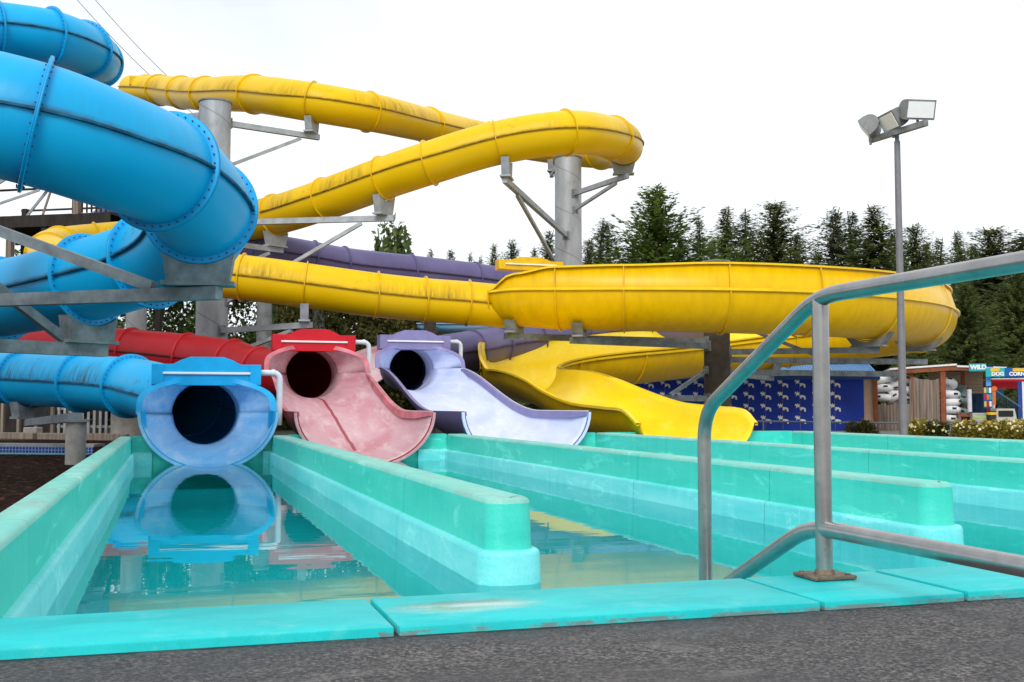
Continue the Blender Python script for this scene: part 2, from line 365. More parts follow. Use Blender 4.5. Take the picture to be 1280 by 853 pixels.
class MB:
    def __init__(s): s.bm = bmesh.new(); s.uv = None
    def box(s, c, size, rot=None):
        g = bmesh.ops.create_cube(s.bm, size=1)['verts']
        mat = Matrix.Translation(Vector(c)) @ (rot.to_4x4() if rot is not None else Matrix.Identity(4)) @ Matrix.Diagonal((*size, 1))
        bmesh.ops.transform(s.bm, matrix=mat, verts=g); return s
    def beam(s, a, b, w=.1, h=.1, up=Vector((0,0,1))):
        a, b = Vector(a), Vector(b); t = (b-a); L = t.length; t.normalize()
        u = Vector(up)
        if abs(t.dot(u)) > .98: u = Vector((0,1,0))
        r = t.cross(u).normalized(); u2 = r.cross(t)
        R = Matrix((r, t, u2)).transposed()
        return s.box((a+b)/2, (w, L, h), R)
    def cyl(s, a, b, r1, r2=None, seg=24, caps=True):
        a, b = Vector(a), Vector(b); r2 = r1 if r2 is None else r2
        t = (b-a); L = t.length
        q = t.to_track_quat('Z', 'Y').to_matrix().to_4x4()
        g = bmesh.ops.create_cone(s.bm, cap_ends=caps, segments=seg, radius1=r1, radius2=r2, depth=L)['verts']
        bmesh.ops.transform(s.bm, matrix=Matrix.Translation((a+b)/2) @ q, verts=g); return s
    def pipe(s, pts, r, seg=16, caps=True):
        n = len(pts); rings = []
        pts = [Vector(p) for p in pts]; prev = None
        for i, p in enumerate(pts):
            t = (pts[min(i+1, n-1)] - pts[max(i-1, 0)]).normalized()
            if prev is None:
                a = t.orthogonal().normalized()
            else:
                a = (prev - t*prev.dot(t)).normalized()
            prev = a; b = t.cross(a)
            rr = r[i] if isinstance(r, (list, tuple)) else r
            rings.append([s.bm.verts.new(p + (a*math.cos(2*PI*k/seg) + b*math.sin(2*PI*k/seg))*rr) for k in range(seg)])
        for i in range(n-1):
            for k in range(seg):
                s.bm.faces.new((rings[i][k], rings[i][(k+1) % seg], rings[i+1][(k+1) % seg], rings[i+1][k]))
        if caps:
            s.bm.faces.new(rings[0][::-1]); s.bm.faces.new(rings[-1])
        return s
    def prism(s, poly, axis_o, ax, ay, depth):
        """polygon (2D) in plane (ax, ay) at axis_o, extruded along ax x ay by depth"""
        ax, ay = Vector(ax), Vector(ay); n = ax.cross(ay).normalized(); o = Vector(axis_o)
        A = [s.bm.verts.new(o + ax*x + ay*y) for x, y in poly]; B = [s.bm.verts.new(v.co + n*depth) for v in A]
        s.bm.faces.new(A[::-1]); s.bm.faces.new(B); m = len(A)
        for i in range(m): s.bm.faces.new((A[i], A[(i+1) % m], B[(i+1) % m], B[i]))
        return s
    def bevel(s, w=.01, seg=2, ang=40):
        es = [e for e in s.bm.edges if len(e.link_faces) == 2 and e.calc_face_angle(0) > math.radians(ang)]
        bmesh.ops.bevel(s.bm, geom=es, offset=w, segments=seg, affect='EDGES', profile=.5, clamp_overlap=True); return s
    def build(s, name, mats, parent=None, smooth=None):
        bmesh.ops.recalc_face_normals(s.bm, faces=s.bm.faces[:])
        me = bpy.data.meshes.new(name); s.bm.to_mesh(me); s.bm.free()
        return linkmesh(name, me, mats, parent, smooth)
def grid_mesh(name, rows, mats, parent=None, closed=False, uvs=None, smooth=180, flip=False, caps=False):
    """rows: list of rings (lists of Vector)"""
    n, m = len(rows), len(rows[0]); verts = [tuple(v) for r in rows for v in r]; faces = []; fu = []
    K = m if closed else m-1
    for i in range(n-1):
        for k in range(K):
            k2 = (k+1) % m
            faces.append((i*m+k, i*m+k2, (i+1)*m+k2, (i+1)*m+k) if not flip else (i*m+k, (i+1)*m+k, (i+1)*m+k2, i*m+k2))
            if uvs:
                u0, u1 = uvs[0][i], uvs[0][i+1]; v0 = uvs[1][k]; v1 = uvs[1][k+1]
                fu += [(u0, v0), (u0, v1), (u1, v1), (u1, v0)] if not flip else [(u0, v0), (u1, v0), (u1, v1), (u0, v1)]
    if caps: faces += [tuple(range(m-1, -1, -1)), tuple(range((n-1)*m, n*m))]
    me = bpy.data.meshes.new(name); me.from_pydata(verts, [], faces); me.update()
    if uvs:
        l = me.uv_layers.new(name='UVMap'); l.data.foreach_set('uv', np.array(fu, dtype=np.float32).ravel())
    return linkmesh(name, me, mats, parent, smooth)

def catmull(pts, step=.12):
    pts = [Vector(p) for p in pts]
    ext = [pts[0]*2 - pts[1]] + pts + [pts[-1]*2 - pts[-2]]
    out = []; marks = []
    for i in range(1, len(ext)-2):
        p0, p1, p2, p3 = ext[i-1:i+3]
        d1, d2, d3 = [max(1e-4, (a-b).length**.5) for a, b in ((p1,p0),(p2,p1),(p3,p2))]
        t0, t1, t2, t3 = 0, d1, d1+d2, d1+d2+d3
        n = max(2, int((p2-p1).length/step)); marks.append(len(out))
        for k in range(n):
            t = t1 + (t2-t1)*k/n
            A1 = p0*((t1-t)/(t1-t0)) + p1*((t-t0)/(t1-t0)); A2 = p1*((t2-t)/(t2-t1)) + p2*((t-t1)/(t2-t1)); A3 = p2*((t3-t)/(t3-t2)) + p3*((t-t2)/(t3-t2))
            B1 = A1*((t2-t)/(t2-t0)) + A2*((t-t0)/(t2-t0)); B2 = A2*((t3-t)/(t3-t1)) + A3*((t-t1)/(t3-t1))
            out.append(B1*((t2-t)/(t2-t1)) + B2*((t-t1)/(t2-t1)))
    marks.append(len(out)); out.append(pts[-1])
    return out, marks
def frame(poly, i):
    t = (poly[min(i+1, len(poly)-1)] - poly[max(i-1, 0)]).normalized()
    s = t.cross(Vector((0,0,1))).normalized()
    return t, s, s.cross(t)

def ring_flange(c, t, s, u, R, mat, parent, bolts=28, H=.055, TH=.032, seg=56):
    """two mating rims with a thin gap and a circle of bolts"""
    bm = bmesh.new()
    prof = [(R-.004, -TH), (R+H*.82, -TH*.8), (R+H, -TH*.45), (R+H*.93, -.006), (R+H*.93, .006), (R+H, TH*.45), (R+H*.82, TH*.8), (R-.004, TH)]
    rows = []
    for k in range(seg):
        a = 2*PI*k/seg; d = s*math.cos(a) + u*math.sin(a)
        rows.append([bm.verts.new(c + d*r + t*z) for r, z in prof])
    for k in range(seg):
        A, B = rows[k], rows[(k+1) % seg]
        for j in range(len(prof)-1): bm.faces.new((A[j], A[j+1], B[j+1], B[j])).smooth = True
    if bolts:
        for k in range(bolts):
            a = 2*PI*(k+.5)/bolts; d = s*math.cos(a) + u*math.sin(a)
            for sg in (-1, 1):
                q = (t*sg).to_track_quat('Z', 'Y').to_matrix().to_4x4()
                g = bmesh.ops.create_cone(bm, cap_ends=True, segments=6, radius1=.010, radius2=.009, depth=.012)['verts']
                bmesh.ops.transform(bm, matrix=Matrix.Translation(c + d*(R+H*.42) + t*sg*(TH*.9+.012)) @ q, verts=g)
                fs = set(f for v in g for f in v.link_faces)
                for f in fs: f.material_index = 1
    bmesh.ops.recalc_face_normals(bm, faces=bm.faces[:])
    me = bpy.data.meshes.new('flange'); bm.to_mesh(me); bm.free()
    return linkmesh('flange', me, [mat, M['bolt']], parent)

def saddle_mesh(c, t, s, u, R, depth=.34, half=.42, name='saddle', parent=None, mat=None, thick=.22):
    """cradle under a tube: an arc-topped web, side cheeks and a base plate"""
    mb = MB(); a0 = math.radians(232); a1 = math.radians(308)
    arc = [(math.cos(a0+(a1-a0)*k/14)*(R+.06), math.sin(a0+(a1-a0)*k/14)*(R+.06)) for k in range(15)]
    zb = -(R+depth)
    poly = arc + [(half*.72, zb), (-half*.72, zb)]
    mb.prism(poly, c - t*thick/2, s, u, thick if s.cross(u).dot(t) > 0 else -thick)
    mb.box(c + u*(zb-.025), (half*1.7, .30, .05), Matrix((s, t, u)).transposed())
    return mb.build(name, mat or M['galv'], parent)

def tube_slide(name, label, ctrl, flags, R, mats, group='tube water slides', fl=('flange_mat',), seg=40, bolts=28, H_=.055, T_=.03, seams=(0, PI)):
    poly, marks = catmull(ctrl)
    root = empty(name, (ctrl[-1].x, ctrl[-1].y, 0), label, 'water slide', group)
    L = [0]
    for a, b in zip(poly, poly[1:]): L.append(L[-1] + (b-a).length)
    rows = []
    for i in range(len(poly)):
        t, s, u = frame(poly, i)
        rows.append([poly[i] + (s*math.cos(2*PI*k/seg) + u*math.sin(2*PI*k/seg))*R for k in range(seg)])
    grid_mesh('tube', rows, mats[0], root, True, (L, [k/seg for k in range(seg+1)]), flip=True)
    for a in seams:
        rr = []
        for i in range(0, len(poly), 2):
            t, s, u = frame(poly, i); d = s*math.cos(a) + u*math.sin(a)
            rr.append([poly[i] + d*(R-.006) + u*.013, poly[i] + d*(R+.048) + u*.013, poly[i] + d*(R+.048) - u*.013, poly[i] + d*(R-.006) - u*.013])
        grid_mesh('seam', rr, mats[2], root, True, None, None)
    for k, f in enumerate(flags):
        if f:
            i = marks[k]; t, s, u = frame(poly, i)
            ring_flange(poly[i], t, s, u, R, mats[1], root, bolts, H_, T_)
    return root, poly, marks

# ------------------------------------------------------------------ world and light
w = bpy.data.worlds.new('World'); scn.world = w; w.use_nodes = True
nt = w.node_tree; bg = nt.nodes['Background']
SUN_EL, SUN_AZ = math.radians(38), math.radians(205)      # behind the camera's left shoulder, veiled by high cloud
sky = nd(nt, 'ShaderNodeTexSky', sky_type='NISHITA'); sky.sun_disc = False
sky.sun_elevation = SUN_EL; sky.sun_rotation = SUN_AZ; sky.air_density = 1.0; sky.dust_density = 1.5; sky.ozone_density = 1.0
tc = nd(nt, 'ShaderNodeTexCoord')
cl = noise(nt, mapping(nt, tc.outputs['Generated'], (1, 1, 2.2)), 1.7, 5, .55, .6)
dv = nd(nt, 'ShaderNodeVectorMath', operation='DOT_PRODUCT'); nt.links.new(tc.outputs['Generated'], dv.inputs[0]); dv.inputs[1].default_value = (-.35, .75, .56)
side = math_(nt, 'ADD', cl, math_(nt, 'MULTIPLY', math_(nt, 'SUBTRACT', 1.0, dv.outputs['Value']), 1.5))
cm = ramp(nt, side, [(.42, .54), (.85, .96)])
veil = mixc(nt, cm, sky.outputs[0], (11.6, 12.1, 12.6))
nt.links.new(veil, bg.inputs['Color']); bg.inputs['Strength'].default_value = .085
sd = bpy.data.lights.new('sun', 'SUN'); sun = bpy.data.objects.new('sun', sd); COL.objects.link(sun)
sd.energy = 1.8; sd.angle = math.radians(25); sd.color = (1, .95, .88)
# direction towards the sun
sv = Vector((math.sin(SUN_AZ)*math.cos(SUN_EL), math.cos(SUN_AZ)*math.cos(SUN_EL), math.sin(SUN_EL)))
sun.rotation_euler = sv.to_track_quat('Z', 'Y').to_euler()
scn.view_settings.view_transform = 'Standard'; scn.view_settings.look = 'None'
scn.view_settings.exposure = 0.17; scn.view_settings.gamma = 1.0; scn.view_settings.use_curve_mapping = False

# ------------------------------------------------------------------ setting: ground, pool, deck
LX0, LX1 = -.774, 12.1          # pool in plan
Y0, YE = 3.0, 18.55             # kerb front, lane ends
WZ = .04                        # water level
def struct(name, mb, mat, smooth=None):
    o = mb.build(name, mat, None, smooth); o['kind'] = 'structure'; return o
mb = MB(); B = 600
def quad(mb, x0, y0, x1, y1, z):
    mb.bm.faces.new([mb.bm.verts.new(v) for v in ((x0,y0,z),(x1,y0,z),(x1,y1,z),(x0,y1,z))])
gx0, gx1, gy0, gy1 = LX0+.05, LX1+.05, 3.05, YE+.1
xs = [-B, gx0, gx1, B]; ys = [-B, gy0, gy1, B]
vg = [[mb.bm.verts.new((x, y, 0)) for x in xs] for y in ys]
for j in range(3):
    for i in range(3):
        if not (i == 1 and j == 1): mb.bm.faces.new((vg[j][i], vg[j][i+1], vg[j+1][i+1], vg[j+1][i]))
struct('ground', mb, M['ground'])
mb = MB(); quad(mb, -30, -2, gx0-.001, 34, .004); struct('mulch_bed', mb, M['mulch'])
mb = MB(); quad(mb, gx0, gy0, gx1, gy1, -.35); struct('pool_floor', mb, M['floor'])
mb = MB(); quad(mb, gx0, 3.3, gx1, gy1, WZ); struct('water', mb, M['water'])
mb = MB(); mb.box((4, -3.85, .143), (40, 14.2, .42)); struct('deck', mb, M['asphalt'])
mb = MB(); quad(mb, LX1+.1, 3.0, 60, 60, .006); struct('paved_area', mb, plain('pale_paving', (.26,.25,.23), .9, var=.2, scale=2))

# kerb strip, cast in slabs with open joints
mb = MB(); cuts = [-14, -8, -3.4, .62, 1.98, 2.53, 3.9, 6.5, 10, 13]
for a, b, dz in zip(cuts, cuts[1:], [0,0,0,0,.0,.004,.008,.0,0]):
    mb.box(((a+b)/2, 3.25, .14+dz/2), (b-a-.014, .50, .48+dz))
for v in mb.bm.verts:
    if v.co.y < 3.1: v.co.y += max(0, 1.9-v.co.x)*.024
mb.bevel(.007, 2)
struct('kerb_strip', mb, M['coping'], 40)

# lane walls
def plan(x0, x1, y0, y1, r, inset=0, n=6):
    x0 += inset; x1 -= inset; y0 += inset; y1 -= 0
    out = []
    r = max(.01, r - inset)
    for cx, cy, a0 in ((x0+r, y0+r, PI), (x1-r, y0+r, 1.5*PI)):
        for k in range(n+1):
            a = a0 + PI/2*k/n; out.append((cx+math.cos(a)*r, cy+math.sin(a)*r))
    out += [(x1, y1), (x0, y1)]
    return out
def loft_levels(mb, levels, cap=True, idx=None):
    rings = [[mb.bm.verts.new((x, y, z)) for x, y in pl] for z, pl in levels]
    m = len(rings[0])
    for A, B2 in zip(rings, rings[1:]):
        for k in range(m): mb.bm.faces.new((A[k], A[(k+1) % m], B2[(k+1) % m], B2[k]))
    if cap: mb.bm.faces.new(rings[-1])
def lane_wall(xc, hw, y0, label, r=.10):
    root = empty('lane_wall', (xc, y0, 0), label, 'wall', 'aqua walls between the splash lanes')
    a, b = xc-hw, xc+hw
    mb = MB()
    lv = [(.217, plan(a-.004, b+.004, y0, YE, r)), (.236, plan(a, b, y0+.004, YE, r)), (.468, plan(a+.006, b-.006, y0+.01, YE, r))]
    loft_levels(mb, lv, False); mb.build('upper_wall', M['aqua'], root, 50)
    mb = MB()
    lv = [(.468, plan(a+.006, b-.006, y0+.01, YE, r)), (.488, plan(a+.012, b-.012, y0+.016, YE, r)), (.498, plan(a+.03, b-.03, y0+.034, YE, r)), (.50, plan(a+.045, b-.045, y0+.05, YE, r))]
    loft_levels(mb, lv); mb.build('wall_top', M['aqua_top'], root, 60)
    mb = MB()
    lv = [(-.36, plan(a-.065, b+.065, y0-.06, YE, r+.05)), (.192, plan(a-.045, b+.045, y0-.042, YE, r+.035)), (.211, plan(a-.040, b+.040, y0-.036, YE, r+.03)), (.219, plan(a-.028, b+.028, y0-.026, YE, r+.02)), (.222, plan(a-.006, b+.006, y0-.006, YE, r))]
    loft_levels(mb, lv); mb.build('ledge', M['cyan'], root, 60)
lane_wall(-.674, .10, 3.505, 'aqua wall along the left edge of the leftmost lane, beside dark mulch', .012)
lane_wall(1.775, .135, 5.60, 'aqua wall whose rounded end stands nearest, between blue and pink run-outs')
lane_wall(4.80, .135, 5.88, 'aqua wall between the pink and lavender run-outs, its end seen behind the railing')
lane_wall(7.62, .135, 6.3, 'aqua wall running right between the lavender and yellow run-outs')
lane_wall(11.75, .135, 3.505, 'farthest aqua wall, beyond the yellow run-out before the flowering shrubs', .012)

def end_wall(x0, x1, xc, wn, label):
    """the short wall at the head of a lane, notched for the run-out"""
    root = empty('end_wall', ((x0+x1)/2, YE, 0), label, 'wall', 'notched end walls of the splash lanes')
    def prof(zb, zt, dn):
        q = math.acos(min(1, (.89-zt)/(dn+.39))); xe = math.sin(q)*wn
        pts = [(x0, zb), (x1, zb), (x1, zt), (xc+xe, zt)]
        for k in range(41):
            a = PI*k/40
            z = .89 - math.sin(a)*(dn+.39)
            if z <= zt-.004 and zb < z: pts.append((xc+math.cos(a)*(wn), z))
        pts += [(xc-xe, zt), (x0, zt)]; return pts
    mb = MB(); mb.prism(prof(-.36, .50, .56), (0, YE, 0), (1,0,0), (0,0,1), -.22); mb.build('upper_wall', M['aqua'], root)
    for xa, xb in ((x0, xc-wn*.8), (xc+wn*.8, x1)):
        if xb-xa > .06:
            mb = MB(); mb.box(((xa+xb)/2, YE-.03, -.06), (xb-xa-.004, .06, .60)); mb.bevel(.01, 2); mb.build('ledge', M['cyan'], root)
end_wall(-.572, 1.638, .62, 1.09, 'short end wall wrapped round the foot of the blue run-out')
end_wall(1.912, 4.663, 3.2, 1.17, 'short end wall wrapped round the foot of the pink run-out')
end_wall(4.937, 7.483, 6.1, 1.17, 'short end wall wrapped round the foot of the lavender run-out')
end_wall(7.757, 11.613, 9.45, 1.28, 'short end wall wrapped round the foot of the yellow run-out')

# ------------------------------------------------------------------ open flumes
def flume(name, st, mats, parent, nseg=26, lips=True, thick=.025, smoothstep=True):
    """st: list of dicts p (rim-level centre), w, d (bowl depth), hl, hr (side wall heights), fl (wall flare)"""
    C = [s['p'] for s in st]; poly, marks = catmull(C, .18)
    keys = ('w', 'd', 'hl', 'hr', 'fl'); vals = {k: [s.get(k, 0) for s in st] for k in keys}
    rows = []; L = [0]; lipL = []; lipR = []; ribR = []; ribL = []
    seg = 0
    for i, c in enumerate(poly):
        while seg < len(marks)-2 and i >= marks[seg+1]: seg += 1
        f = (i-marks[seg])/max(1, marks[seg+1]-marks[seg]); f2 = f*f*(3-2*f)
        v = {k: vals[k][seg]*(1-f2) + vals[k][seg+1]*f2 for k in keys}
        t, s, u = frame(poly, i); z = Vector((0,0,1))
        ring = [c - s*(v['w']+v['fl']*v['hl']) + z*v['hl']] if True else []
        ring.append(c - s*v['w'] + z*.0005)
        for k in range(1, nseg):
            a = PI + PI*k/nseg
            ring.append(c + s*math.cos(a)*v['w'] + z*math.sin(a)*v['d'])
        ring.append(c + s*v['w'] + z*.0005)
        ring.append(c + s*(v['w']+v['fl']*v['hr']) + z*max(v['hr'], .001))
        rows.append(ring)
        if i: L.append(L[-1] + (poly[i]-poly[i-1]).length)
        for lst, e, sg in ((lipL, ring[0], -1), (lipR, ring[-1], 1)):
            lst.append([e + s*sg*.002 + z*.016, e + s*sg*.085 + z*.012, e + s*sg*.085 - z*.04, e + s*sg*.028 - z*.04])
        for lst, e, sg in ((ribL, ring[1], -1), (ribR, ring[-2], 1)):
            lst.append([e + s*sg*.02 + z*.05, e + s*sg*.075 + z*.03, e + s*sg*.075 - z*.03, e + s*sg*.02 - z*.05])
    n = len(rows[0])
    o = grid_mesh(name, rows, [mats[0], mats[1]], parent, False, (L, [k/(n-1) for k in range(n)]))
    md = o.modifiers.new('shell', 'SOLIDIFY'); md.thickness = thick; md.offset = 1; md.material_offset = 1; md.material_offset_rim = 1; md.use_even_offset = False
    if lips:
        for lst in (lipL, lipR): grid_mesh('rim_lip', lst, mats[2], parent, True, None, 40)
    return o, poly, marks, rows, (ribL, ribR)

def header(c, mat, parent, W=1.86, H=.42, T=.34):
    """cover box over a slide mouth: c = middle of its lower front edge, front faces -Y"""
    x0 = W/2
    poly = [(-x0, 0), (x0, 0), (x0, H*.74), (x0*.62, H*.74), (x0*.46, H*.90), (x0*.30, H), (-x0*.30, H), (-x0*.46, H*.90), (-x0*.62, H*.74), (-x0, H*.74)]
    mb = MB(); mb.prism(poly, c + Vector((0, T, 0)), (1,0,0), (0,0,1), T); mb.bevel(.012, 2)
    h = mb.build('header_box', mat, parent)
    mb = MB()
    mb.box(c + Vector((-.0, -.022, H*.42)), (W*.80, .045, .04)); mb.bevel(.008, 2); mb.build('drip_rail', M['white'], h)
    mb = MB(); mb.box(c + Vector((x0-.10, -.012, H*.37)), (.20, .024, H*.72)); mb.bevel(.006, 1); mb.build('end_panel', mat, h)
    mb = MB(); mb.box(c + Vector((-x0+.10, -.012, H*.37)), (.20, .024, H*.72)); mb.bevel(.006, 1); mb.build('end_panel', mat, h)
    return h
def water_pipe(c, parent, drop=1.0, out=.36, r=.055):
    pts = [c, c+Vector((out-.12, 0, 0))] + [c + Vector((out-.12+.12*math.sin(a), 0, -.12*(1-math.cos(a)))) for a in [PI/12*k for k in range(1, 7)]] + [c + Vector((out, 0, -drop))]
    mb = MB(); mb.pipe(pts, r, 14); e = c + Vector((out-.10, 0, 0)); mb.cyl(e-Vector((.05,0,0)), e+Vector((.01,0,0)), r*1.18, seg=14)
    return mb.build('water_pipe', M['white_pipe'], parent, 60)

def mouth(root, xc, yh, zc, R, mats, yend, wend, header_mat, drop_pow=1.0, rim_end=.88, pipe_drop=1.0, zbot_end=-.03, xend=None, curve=None):
    """funnel hood + open run-out in front of a tube whose circular end is at yh; runs towards -Y"""
    mi, mo, ml = mats; xend = xc if xend is None else xend
    Lf = 1.15; wb = 1.06
    def wf(s): f = min(1, s/Lf); return R + (wb-R)*math.sin(f*PI/2)
    # hood: upper half of the funnel, shorter at the crown than at the flanks
    rows = []; K = 14; n = 32
    for j in range(K+1):
        ring = []
        for k in range(n+1):
            a = PI*k/n; top = math.sin(a)
            Lm = .46 + (Lf-.46)*(1-top)**1.2
            s = Lm*j/K; w_ = wf(s); f = (w_-R)/(wb-R)
            ex = 1 - .52*f      # superellipse: flat roof, tight shoulders
            ca, sa = math.cos(a), math.sin(a)
            ring.append(Vector((xc + math.copysign(abs(ca)**ex, ca)*w_, yh-s, zc + (abs(sa)**ex)*R*(1-.02*f))))
        rows.append(ring)
    hood = grid_mesh('mouth_hood', rows, [mi, mo], root, False, ([7.3+j*.25 for j in range(K+1)], [2.6*k/n for k in range(n+1)]), flip=True)
    md = hood.modifiers.new('shell', 'SOLIDIFY'); md.thickness = .03; md.offset = -1; md.material_offset = 1; md.material_offset_rim = 1
    thr = [[Vector((xc + math.cos(2*PI*k/40)*(R-.004), yh + .16*j, zc + math.sin(2*PI*k/40)*(R-.004))) for k in range(40)] for j in range(6)]
    grid_mesh('throat', thr, mi, root, True, ([9+j*.2 for j in range(6)], [2*k/40 for k in range(41)]))
    # rim of the hood
    edge = rows[-1]; lip = []
    for k, e in enumerate(edge):
        d = Vector((e.x-xc, 0, e.z-zc)); d.normalize()
        lip.append([e + d*-.004 + Vector((0,-.015,0)), e + d*.10 + Vector((0,-.015,0)), e + d*.10 + Vector((0,.04,0)), e + d*.0 + Vector((0,.04,0))])
    grid_mesh('hood_rim', lip, ml, root, True, None, 40)
    # run-out
    st = []; Lr = yh - yend
    N = 13
    for j in range(N+1):
        s = Lr*j/N if j else 0
        if j == 1: s = min(s, .5)
        w_ = wf(s); fr = max(0, (s-Lf*.9)/(Lr-Lf*.9)); sm = fr*fr*(3-2*fr)
        rimf = min(1, max(0, (s-Lf*.75)/((Lr-Lf*.75)*.70))); rs = rimf*rimf*(3-2*rimf)
        rim = zc + (rim_end-zc)*rs
        fb = min(1, max(0, (s-.35)/(Lr-.35)*1.03)); bs = fb*fb*(3-2*fb)
        zb = (zc-R) + (zbot_end-(zc-R))*bs
        if w_ > wb*.99: w_ = wb + (wend-wb)*sm
        x_ = xc + (xend-xc)*sm
        st.append(dict(p=Vector((x_, yh-s, rim)), w=w_, d=max(.2, rim-zb), hl=.0, hr=.0))
    o, poly, marks, rows2, ribs = flume('run_out', st, (mi, mo), root, lips=False)
    # lips start at the end of the hood
    i0 = next(i for i, p in enumerate(poly) if yh-p.y > Lf-.02)
    for side, sg in ((0, -1), (-1, 1)):
        lst = []
        for i in range(i0, len(poly)):
            e = rows2[i][side]
            dn = .13 if yh < 21 else .12
            if yh < 21: dn = .13 + .24*min(1, max(0, (i-i0-2)/3))
            q = min(1, (i-i0)/4, (len(poly)-i)/5)*.6+.4
            lst.append([e + Vector((sg*-.004,0,.014)), e + Vector((sg*.075*q,0,.010)), e + Vector((sg*(.085*q+.003),0,-dn*q)), e + Vector((sg*.062*q,0,-dn*q)), e + Vector((sg*.05*q,0,-.03)), e + Vector((sg*.03*q,0,-.03))])
        grid_mesh('rim_lip', lst, ml, root, True, None, 40, caps=True)
    # moulded end edge
    e0 = rows2[-1]; lst = []
    for k, e in enumerate(e0):
        cen = Vector((poly[-1].x, e.y, poly[-1].z+.1)); d = (e-cen); d.y = 0; d.normalize()
        lst.append([e + Vector((0,-.012,0)) - d*.004, e + Vector((0,-.012,0)) + d*.045, e + Vector((0,.05,0)) + d*.045, e + Vector((0,.05,0))])
    grid_mesh('end_edge', lst, mi, root, True, None, 40)
    hb = header(Vector((xc, yh-.50, zc+R-.075)), header_mat, root, H=.50, T=.44)
    water_pipe(Vector((xc+.93, yh-.2, zc+R+.16)), root, pipe_drop)
    return rows2, poly

R = .60
# ---- blue slide
f = 1
C = [(P(-420,120,36),0),(P(-240,118,35),1),(P(-100,112,33.5),1),(P(30,99,31.5),1),(P(98,88,29.5),1),(P(119,77,27.3),1),(P(104,62,25.2),1),(P(62,47,24),1),(P(-5,38,23.4),1),(P(-110,32,22),1),(P(-260,45,18.5),1),(P(-420,80,14),1),
     (P(-480,120,11.5),1),(P(-360,120,10.4),1),(P(-200,115,10.2),1),(P(-80,128,10.4),1),(P(45,156,10.5),1),(P(128,184,10.95),0),(P(203,214,11.8),1),(P(250,262,13.0),1),(P(234,303,14.4),0),(P(187,327,15.2),1),(P(112,350,15.7),1),(P(0,374,17.2),1),(P(-110,392,19),1),
     (P(-230,414,22),1),(P(-270,440,26),1),(P(-190,457,28),1),(P(-90,467,27),1),(P(28,474,25.2),1),(P(103,478,24.0),1),(P(163,483,23.0),1),(Vector((-.12,22.9,1.22)),0),(Vector((.42,22.1,1.0)),1),(Vector((.62,21.2,.88)),0),(Vector((.62,20.3,.85)),0)]
blue, bpoly, bm_ = tube_slide('tube_slide', 'bright blue spiral tube slide, nearest and largest, ending in a wide round mouth', [c for c, _ in C], [k for _, k in C], R, (M['blue'], M['blue_flange'], M['blue_seam']), bolts=40, H_=.088, T_=.022)
M['blue'].node_tree.nodes['ustart'].outputs[0].default_value = sum((b-a).length for a, b in zip(bpoly[:bm_[20]], bpoly[1:bm_[20]+1]))
mouth(blue, .62, 20.3, .85, R-.02, (M['blue_in'], M['blue'], M['blue_flange']), 18.33, 1.07, M['blue_flange'], rim_end=.90, pipe_drop=.95)
# ---- red slide
C = [(P(-420,405,34),0),(P(-300,410,33),1),(P(-190,417,32),1),(P(-80,424,31),1),(P(20,430,30),1),(P(97,434,29.2),1),(P(164,440,28.6),1),(P(234,447,28),1),(P(290,455,27.5),1),(Vector((2.1,27.4,1.82)),1),(Vector((2.85,26.7,1.76)),0),(Vector((3.1,25.9,1.73)),0),(Vector((3.1,25.1,1.72)),0)]
red, rpoly, rm_ = tube_slide('tube_slide', 'dark red tube slide ending in a mouth with a faded pink run-out', [c for c, _ in C], [k for _, k in C], R, (M['red'], M['red_flange'], M['red_seam']), bolts=0)
mouth(red, 3.1, 25.1, 1.72, R-.02, (M['red_in'], M['red'], M['red_lip']), 18.35, 1.17, M['red_hot'], xend=3.2)
# ---- purple slide
C = [(P(160,290,35),0),(P(240,302,34.5),1),(P(318,313,34.3),1),(P(390,325,35),1),(P(428,332,35.6),1),(P(512,341,37),1),(P(592,350,38.2),1),(P(680,364,40),1),(P(770,381,42.5),1),(P(850,395,44),1),(P(893,403,42.5),1),(P(868,410,40.6),1),(P(800,412,39.3),1),(P(725,419,37.0),1),(P(668,426,35.8),1),(P(622,432,34.4),1),(P(590,438,33),1),
     (Vector((7.0,31.0,2.35)),0),(Vector((6.25,30.0,2.1)),1),(Vector((6.05,28.8,1.98)),0),(Vector((6.05,27.9,1.94)),0)]
purple, ppoly, pm_ = tube_slide('tube_slide', 'dusty purple tube slide ending in a mouth with a pale lavender run-out', [c for c, _ in C], [k for _, k in C], R, (M['purple'], M['purple_flange'], M['purple_seam']), bolts=0)
mouth(purple, 6.05, 27.9, 1.94, R-.02, (M['purple_in'], M['purple'], M['purple_head']), 18.35, 1.17, M['purple_head'], xend=6.1, pipe_drop=.85)
